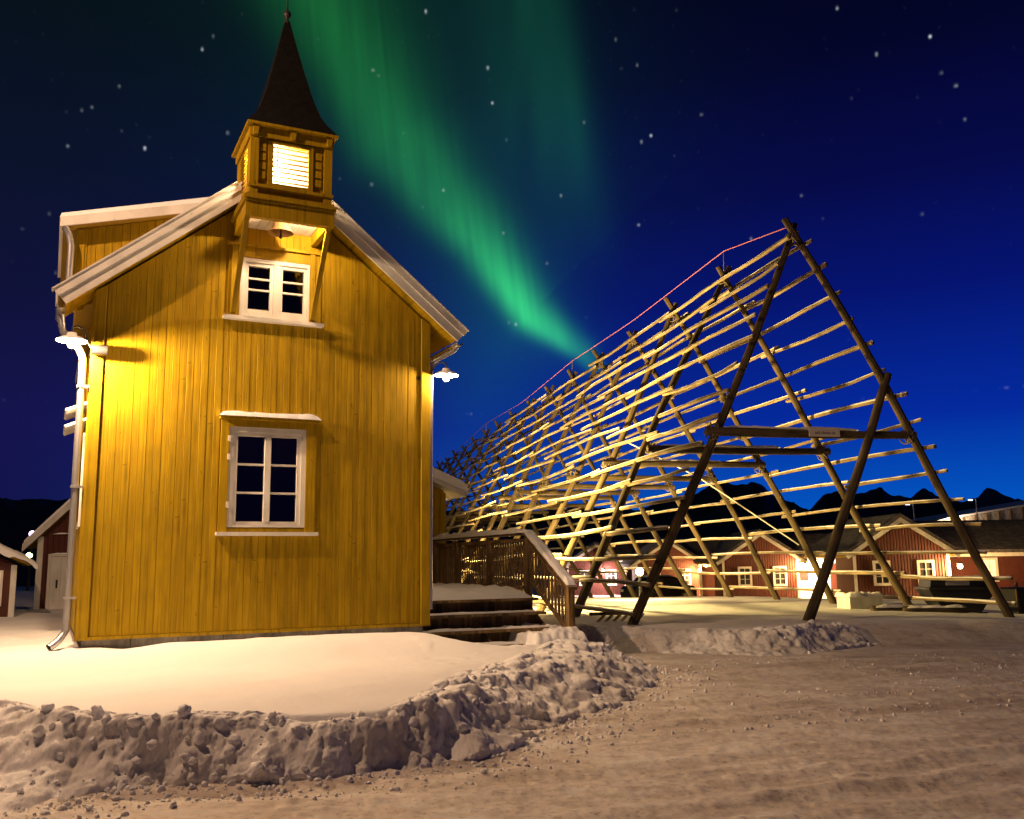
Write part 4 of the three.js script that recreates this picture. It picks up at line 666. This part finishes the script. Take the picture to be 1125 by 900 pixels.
  if (opt.porch) { add('porch_wall', box(x0 + 0.4, x0 + 2.6, -0.3, ev - 0.2, zf + 0.031, zf + 0.06), M.white, wg); add('porch_glazing', box(x0 + 0.62, x0 + 1.25, 0.95, 1.6, zf + 0.061, zf + 0.075), M.red, wg); }
  return c;
}
cabin('red cabin at the end of the row with a lit window in its long wing', 18.55, -0.38, -46, 1.02, 9, { wins: [[5.2, true]] });
cabin('red cabin in the middle of the row with a glaring white porch', 13.85, -0.5, -54, 0.95, 6.2, { porch: true });
cabin('red cabin with a lamp post at its gable corner, third from the end', 9.95, -0.62, -62, 0.93, 4.2);
cabin('farthest red cabin of the row, mostly behind the stair railing', 6.0, -0.72, -70, 0.95, 4.2);
function cabinLamp(label, x, y, z, cd, c = WARMER) {
  const l = thing('cabin_lamp', label, 'lamp', [x, y, z], 0, 'lamps on the red cabins');
  add('bracket', box(-0.05, 0.05, -0.08, 0.14, -0.16, -0.12), M.iron, l); add('cap', lathe([[0, 0.2], [0.04, 0.19], [0.17, 0.12], [0.16, 0.115], [0, 0.17]], 16), M.iron, l);
  add('arm', box(-0.015, 0.015, 0.14, 0.17, -0.16, 0.0), M.iron, l);
  add('bulb', new THREE.SphereGeometry(0.12, 16, 12), glowMat(1, 0.78, 0.4, 22), l); lamp(l, [0, 0, 0], c, cd, 5); return l;
}
cabinLamp('lit lamp at the gable corner of the end cabin', 21.15, 1.2, -45.55, 120);
cabinLamp('lit lamp beside the glaring white porch', 16.25, 1.25, -53.5, 130);
cabinLamp('lit lamp above the white porch in the recess between two cabins', 17.3, 1.35, -55.1, 120, WARM);
cabinLamp('lit lamp at the gable corner of the third cabin', 11.85, 1.0, -61.4, 140);
cabinLamp('lit lamp on the farthest cabin', 6.4, 1.0, -69.3, 90, col(1, 0.7, 0.62));
// a bright post under the third cabin's lamp
{ const p = thing('white_post', 'white post standing below the lamp of the third cabin', 'post', [11.85, -0.66, -61.2]); add('shaft', box(-0.09, 0.09, 0, 1.45, -0.09, 0.09, 0.01), M.white, p); add('cap', box(-0.12, 0.12, 1.452, 1.5, -0.12, 0.12, 0.01), M.white, p); }
// long pale building with brown uprights, far right
{
  const b = thing('pale_hall', 'long pale hall with brown uprights above the cabin roofs', 'building', [40.5, 0.5, -92], 0.12);
  add('wall', slab([[0, -2.5], [16, -2.5], [16, 6.9], [1.5, 4.75], [0, 4.4]], -10, 0), S({ color: col(0.62, 0.6, 0.56), map: grit, roughness: 0.8 }), b);
  for (let k = 0; k < 9; k++) { const x = 1.8 + k * 1.25, top = 4.75 + (x - 1.5) * 0.148; add('upright', box(x, x + 0.2, 2, top, 0.002, 0.1), M.deckWood[0], b); }
  add('roof_edge', slab([[-0.2, 4.42], [1.4, 4.78], [16.2, 6.98], [16.2, 7.15], [1.4, 4.95], [-0.2, 4.56]], -10.2, 0.3), M.snow, b);
  const l = thing('hall_lamp', 'lit lamp at the corner of the pale hall', 'lamp', [42.6, 4.75, -91.2]); add('bulb', new THREE.SphereGeometry(0.2, 14, 10), glowMat(1, 0.75, 0.5, 8), l); add('bracket', box(-0.03, 0.03, 0.1, 0.4, -0.5, 0), M.iron, l); lamp(l, [0, 0, 0.0], WARM, 60, 8);
}
[[33.65, 6.2, -80, 'tallest of the thin lamp posts behind the end cabin'], [38.96, 6.5, -80, 'thin lamp post in front of the pale hall'], [28.5, 4.9, -80, 'thin lamp post behind the roofs left of the end cabin']].forEach(([x, y, z, lb], k) => {
  const p = thing('lamp_post', lb, 'lamp post', [x, -1.2, z], 0, 'thin lamp posts behind the cabins'); add('pole', new THREE.CylinderGeometry(0.05, 0.07, y + 1.2, 8).translate(0, (y + 1.2) / 2, 0), M.zinc, p);
  add('arm', box(-0.5, 0, y + 1.14, y + 1.2, -0.03, 0.03), M.zinc, p); add('lamp_head', box(-0.62, -0.3, y + 1.04, y + 1.13, -0.08, 0.08), k < 2 ? glowMat(0.7, 0.8, 1, 3) : M.iron, p);
});

// ---------------------------------------------------------------- small things by the rack
{
  const sk = thing('waste_skip', 'dark steel skip with a pale lettered plate behind the last rack leg', 'skip', [11.05, 0.2, -24.2], -0.08);
  const prof = [[-0.72, 0.5], [-0.42, 0.08], [0.42, 0.08], [0.72, 0.5], [0.78, 0.62], [-0.78, 0.62]]; add('tub', slab(prof, -0.5, 0.5), M.black, sk); add('rim', box(-0.8, 0.8, 0.622, 0.68, -0.53, 0.53), M.iron, sk);
  add('lid', slab([[-0.74, 0.685], [0.74, 0.685], [0.68, 0.9], [-0.7, 0.92]], -0.42, 0.44), M.black, sk); add('plate', box(-0.36, 0.2, 0.73, 0.84, 0.442, 0.452), S({ color: col(0.25, 0.25, 0.27) }), sk); for (const x of [-0.5, 0.5]) add('foot', box(x - 0.08, x + 0.08, -0.3, 0.078, -0.45, 0.45), M.iron, sk);
  add('lid_snow', snowStrip(-0.72, 0.7, 0.905, -0.4, 0.42, 0.05, 91), M.snow, sk);
  const cr = thing('dark_crate', 'dark wooden crate with grey uprights at the foot of the last rack leg', 'crate', [12.15, 0.1, -23.2], 0.1); add('box', box(-0.3, 0.3, -0.2, 0.78, -0.3, 0.3, 0.02), M.black, cr); for (const x of [-0.31, 0.25]) add('upright', box(x, x + 0.06, -0.2, 0.9, 0.302, 0.34), M.log[0], cr);
  const hp = thing('snow_covered_box', 'low box buried in snow between the rack legs', 'box', [9.0, 0.3, -25.2], 0.15); add('box', box(-0.45, 0.45, -0.2, 0.34, -0.35, 0.35, 0.02), M.white, hp); add('snow', snowStrip(-0.5, 0.5, 0.335, -0.4, 0.4, 0.14, 33, 24, 20), M.snow, hp);
  [[9.35, -23.6, 1.3, 0.06, 'short log lying in the snow beside the buried box'], [10.1, -23.2, 1.5, -0.07, 'longer snowy log lying in front of the steel skip']].forEach(([x, z, len, t, lb], k) => { const lg = thing('fallen_log', lb, 'log', [x, 0.30, z], t, 'logs lying in the snow'); add('trunk', pole([-len / 2, 0.08, 0], [len / 2, 0.06, 0], 0.1, 0.08, 0.02, rng(40 + k), 8, 9), M.log[1], lg); add('snow', snowStrip(-len / 2 + 0.05, len / 2 - 0.05, 0.13, -0.09, 0.09, 0.06, 50 + k), M.snow, lg); });
  const pl = thing('wooden_pallet', 'slatted wooden pallet lying in the snow at the first rack leg', 'pallet', [2.3, 0.30, -21.1], 0.25); for (let k = 0; k < 6; k++) { const g = box(-0.03, 0.03, 0, 0.03, -0.35, 0.35, 0.004); g.rotateY(-0.6); g.rotateX(0.25); g.translate(-0.45 + k * 0.18, 0.08, 0); add('slat', g, M.railWood[k % 3], pl); } for (const z of [-0.3, 0.3]) add('bearer', box(-0.6, 0.6, -0.05 + (z < 0 ? 0.2 : 0), 0.02 + (z < 0 ? 0.2 : 0), z - 0.03, z + 0.03), M.log[0], pl);
}
function car(label, x, y, z, turn, paint) {
  const c = thing('parked_car', label, 'car', [x, y, z], turn); const body = new THREE.Shape([[-2.1, 0.35], [-2.1, 0.75], [-1.95, 0.88], [-1.5, 0.93], [-1.0, 1.38], [-0.6, 1.46], [0.5, 1.45], [0.95, 1.3], [1.4, 0.95], [1.95, 0.86], [2.12, 0.7], [2.12, 0.35], [1.7, 0.25], [-1.7, 0.25]].map((p) => new THREE.Vector2(...p)));
  const g = new THREE.ExtrudeGeometry(body, { depth: 1.5, bevelEnabled: true, bevelSize: 0.06, bevelThickness: 0.08, bevelSegments: 3 }); g.translate(0, 0, -0.75); add('body', g, S({ color: paint, roughness: 0.25, metalness: 0.2 }), c);
  for (const s of [-1, 1]) { add('side_window', slab([[-1.3, 0.97], [-0.92, 1.33], [-0.15, 1.38], [-0.15, 0.97]], s > 0 ? 0.832 : -0.838, s > 0 ? 0.838 : -0.832), M.black, c); add('side_window', slab([[-0.05, 0.97], [-0.05, 1.38], [0.48, 1.37], [0.85, 1.25], [1.15, 0.97]], s > 0 ? 0.832 : -0.838, s > 0 ? 0.838 : -0.832), M.black, c); for (const wx of [-1.3, 1.35]) { const w = part('wheel', c), t = new THREE.TorusGeometry(0.24, 0.085, 10, 22); t.translate(wx, 0.32, s * 0.78); add('tyre', t, M.black, w); const r = new THREE.CylinderGeometry(0.18, 0.18, 0.1, 18); r.rotateX(Math.PI / 2); r.translate(wx, 0.32, s * 0.8); add('rim', r, M.zinc, w); } }
  for (const s of [-1, 1]) { add('headlight', box(-2.18, -2.1, 0.62, 0.76, s * 0.55 - 0.14, s * 0.55 + 0.14), M.enamel, c); add('tail_light', box(2.1, 2.2, 0.66, 0.8, s * 0.58 - 0.12, s * 0.58 + 0.12), S({ color: col(0.3, 0.01, 0.01), roughness: 0.3 }), c); }
  add('roof_snow', snowStrip(-0.75, 0.65, 1.5, -0.6, 0.6, 0.08, 81), M.snow, c);
}
car('dark parked car in front of the third cabin, seen through the rack', 8.6, -0.75, -57.5, 0.4, col(0.01, 0.012, 0.016));

// ---------------------------------------------------------------- left side: boathouse, shed, far lights
{
  const b = thing('red_boathouse', 'red boathouse with a wide white door behind the house corner', 'boathouse', [-12.95, 0.55, -26.2], 0.1), R = rng(13);
  const ev = 1.95, ap = 4.1, w = 4.4; add('core', slab([[0, -0.4], [w, -0.4], [w, ev], [w / 2, ap], [0, ev]], -6, 0), M.red, b);
  for (let k = 0; k < 30; k++) { const x0 = 0.02 + k * 0.146, x1 = x0 + 0.138, t = (x) => ev + (ap - ev) * (1 - Math.abs(x - w / 2) / (w / 2)) - 0.02; if (x1 < 0.28 || x0 > 3.2 || true) add('board', board(x0, x1, x0 > 0.2 && x1 < 3.0 ? 1.48 : -0.3, t(x0), t(x1), 0.002, 0.024 + 0.004 * R(), 0.006, R() * 9), M.red, b); }
  add('corner_board', box(-0.09, 0.06, -0.3, ev, 0.026, 0.055), M.white, b);
  const d = part('door', b); for (let k = 0; k < 10; k++) add('plank', box(0.3 + k * 0.27, 0.3 + k * 0.27 + 0.262, -0.2, 1.40, 0.03, 0.06, 0.006), M.white, d); add('frame', box(0.22, 3.05, 1.41, 1.475, 0.03, 0.075), M.white, d); add('frame', box(0.22, 0.295, -0.2, 1.408, 0.03, 0.07), M.white, d); add('handle', box(0.46, 0.50, 0.55, 0.78, 0.061, 0.09), M.iron, d); add('door_snow', snowStrip(0.25, 3.0, 1.474, 0.03, 0.09, 0.03, 15), M.snow, d);
  add('ledge', box(0.3, 3.6, 1.98, 2.02, 0.027, 0.08), M.red, b); add('ledge_snow', snowStrip(0.3, 3.6, 2.018, 0.028, 0.085, 0.04, 16), M.snow, b);
  const rf = part('roof', b), sl = (ap - ev) / (w / 2);
  for (const s of [0, 1]) { const X = (x) => (s ? w - x : x); add('roof_deck', slab([[X(-0.35), ev - 0.35 * sl + 0.02], [X(w / 2), ap + 0.02], [X(w / 2), ap + 0.14], [X(-0.35), ev - 0.35 * sl + 0.14]], -6.2, 0.3), M.core, rf); add('bargeboard', slab([[X(-0.38), ev - 0.38 * sl - 0.04], [X(w / 2), ap - 0.04], [X(w / 2), ap + 0.17], [X(-0.38), ev - 0.38 * sl + 0.17]], 0.302, 0.34), M.white, rf); add('roof_snow', slab([[X(-0.36), ev - 0.35 * sl + 0.145], [X(w / 2), ap + 0.145], [X(w / 2), ap + 0.3], [X(-0.34), ev - 0.35 * sl + 0.24]], -6.2, 0.32), M.snow, rf); }
  const s = thing('brown_shed', 'small dark shed with a shaggy snow roof and lit window, cut by the frame edge', 'shed', [-13.34, 0.5, -20.97], 0.5);
  add('wall', box(0, 2.15, -0.4, 1.24, -3, 0, 0.01), M.red, s); for (let k = 0; k < 14; k++) add('board', box(0.01 + k * 0.153, 0.01 + k * 0.153 + 0.145, -0.3, 1.2, 0.002, 0.028, 0.006), M.red, s); add('corner_board', box(2.07, 2.19, -0.3, 1.22, 0.029, 0.055), M.white, s);
  add('roof_deck', slab([[-0.2, 2.1], [1.0, 2.0], [2.45, 1.28], [2.45, 1.2], [1.0, 1.85], [-0.2, 1.95]], -3.3, 0.4), M.core, s);
  add('gable', slab([[0, 1.245], [2.14, 1.245], [1.0, 1.84], [0, 1.9]], -2.9, 0.0), M.red, s);
  const sn = snowStrip(-0.3, 2.6, 0, -3.4, 0.52, 0.12, 17, 60, 50), p = sn.attributes.position; for (let i = 0; i < p.count; i++) { const x = p.getX(i); p.setY(i, p.getY(i) + (x < 1 ? 2.1 - 0.08 * (x + 0.2) : 2.0 - (x - 1) * 0.5) + 0.02 - (p.getZ(i) > 0.4 ? 0.16 * (0.5 + 0.5 * noise2(x * 9, 2)) * sstep(0.4, 0.52, p.getZ(i)) : 0)); } sn.computeVertexNormals(); add('roof_snow', sn, M.snow, s);
  const w2 = part('window', s); add('frame', box(1.35, 1.92, 0.3, 1.1, 0.029, 0.05), M.white, w2); add('pane', box(1.41, 1.86, 0.36, 1.04, 0.051, 0.058, 0.001), S({ color: col(0.5, 0.4, 0.3), emissive: col(1, 0.72, 0.4), emissiveIntensity: 0.7 }), w2);
  [[-30.3, 3.85, -60, [0.85, 0.6, 1], 'violet white lamp high on a far post'], [-30.4, 2.5, -60, [0.75, 1, 0.35], 'greenish lamp low on a far post']].forEach(([x, y, z, c, lb]) => { const l = thing('far_lamp', lb, 'lamp', [x, -1, z], 0, 'far lamps beyond the shed'); add('pole', new THREE.CylinderGeometry(0.05, 0.06, y + 0.9, 8).translate(0, (y + 0.9) / 2, 0), M.iron, l); add('bulb', new THREE.SphereGeometry(0.19, 14, 10).translate(0, y + 1, 0), glowMat(...c, 7), l); });
}
// dark wooded rise on the left, behind the shed
{
  const g = new THREE.PlaneGeometry(170, 60, 80, 20); g.rotateX(-Math.PI / 2); const p = g.attributes.position; for (let i = 0; i < p.count; i++) { const x = p.getX(i), z = p.getZ(i); p.setY(i, -2 + 13 * Math.exp(-((z + 4) ** 2) / 260) * sstep(85, 40, Math.abs(x)) * (1 + 0.15 * noise2(x * 0.06, z * 0.05)) + 0.5 * fbm2(x * 0.2, z * 0.2, 3)); } g.translate(-105, 0, -150); g.computeVertexNormals();
  setting('hill', g, M.rock, 'dark low hill behind the boathouse', 'hill');
}
// street lamp outside the frame, the one that lights the yard and throws the strut's shadow across the gable
function streetLamp(label, x, y, z, cd, armX, armZ) {
  const s = thing('street_lamp', label, 'street lamp', [x, 0, z], 0, 'tall street lamps'); const b = H(x, z) - 0.2;
  add('pole', new THREE.CylinderGeometry(0.06, 0.1, y - b + 0.3, 12).translate(0, (y + b + 0.3) / 2, 0), M.zinc, s); add('arm', tube([[0, y + 0.25, 0], [armX * 0.5, y + 0.42, armZ * 0.5], [armX, y + 0.32, armZ]], 0.035, 14, 8), M.zinc, s);
  add('lamp_head', lathe([[0, 0.3], [0.08, 0.29], [0.2, 0.12], [0.21, 0.08], [0.19, 0.08], [0, 0.2]], 20).translate(armX, y, armZ), M.zinc, s);
  add('bulb', new THREE.SphereGeometry(0.1, 16, 12).translate(armX, y + 0.03, armZ), glowMat(1, 0.72, 0.4, 30), s); lamp(s, [armX, y + 0.03, armZ], SODIUM, cd, 4);
}
streetLamp('tall street lamp on the yard side, left of the house front', -8.3, 10.2, -8.9, 215, 0.8, 0);

scene.traverse((o) => { if (o.isMesh) { o.castShadow = true; o.receiveShadow = true; } });
console.log('done');
renderer.render(scene, camera);
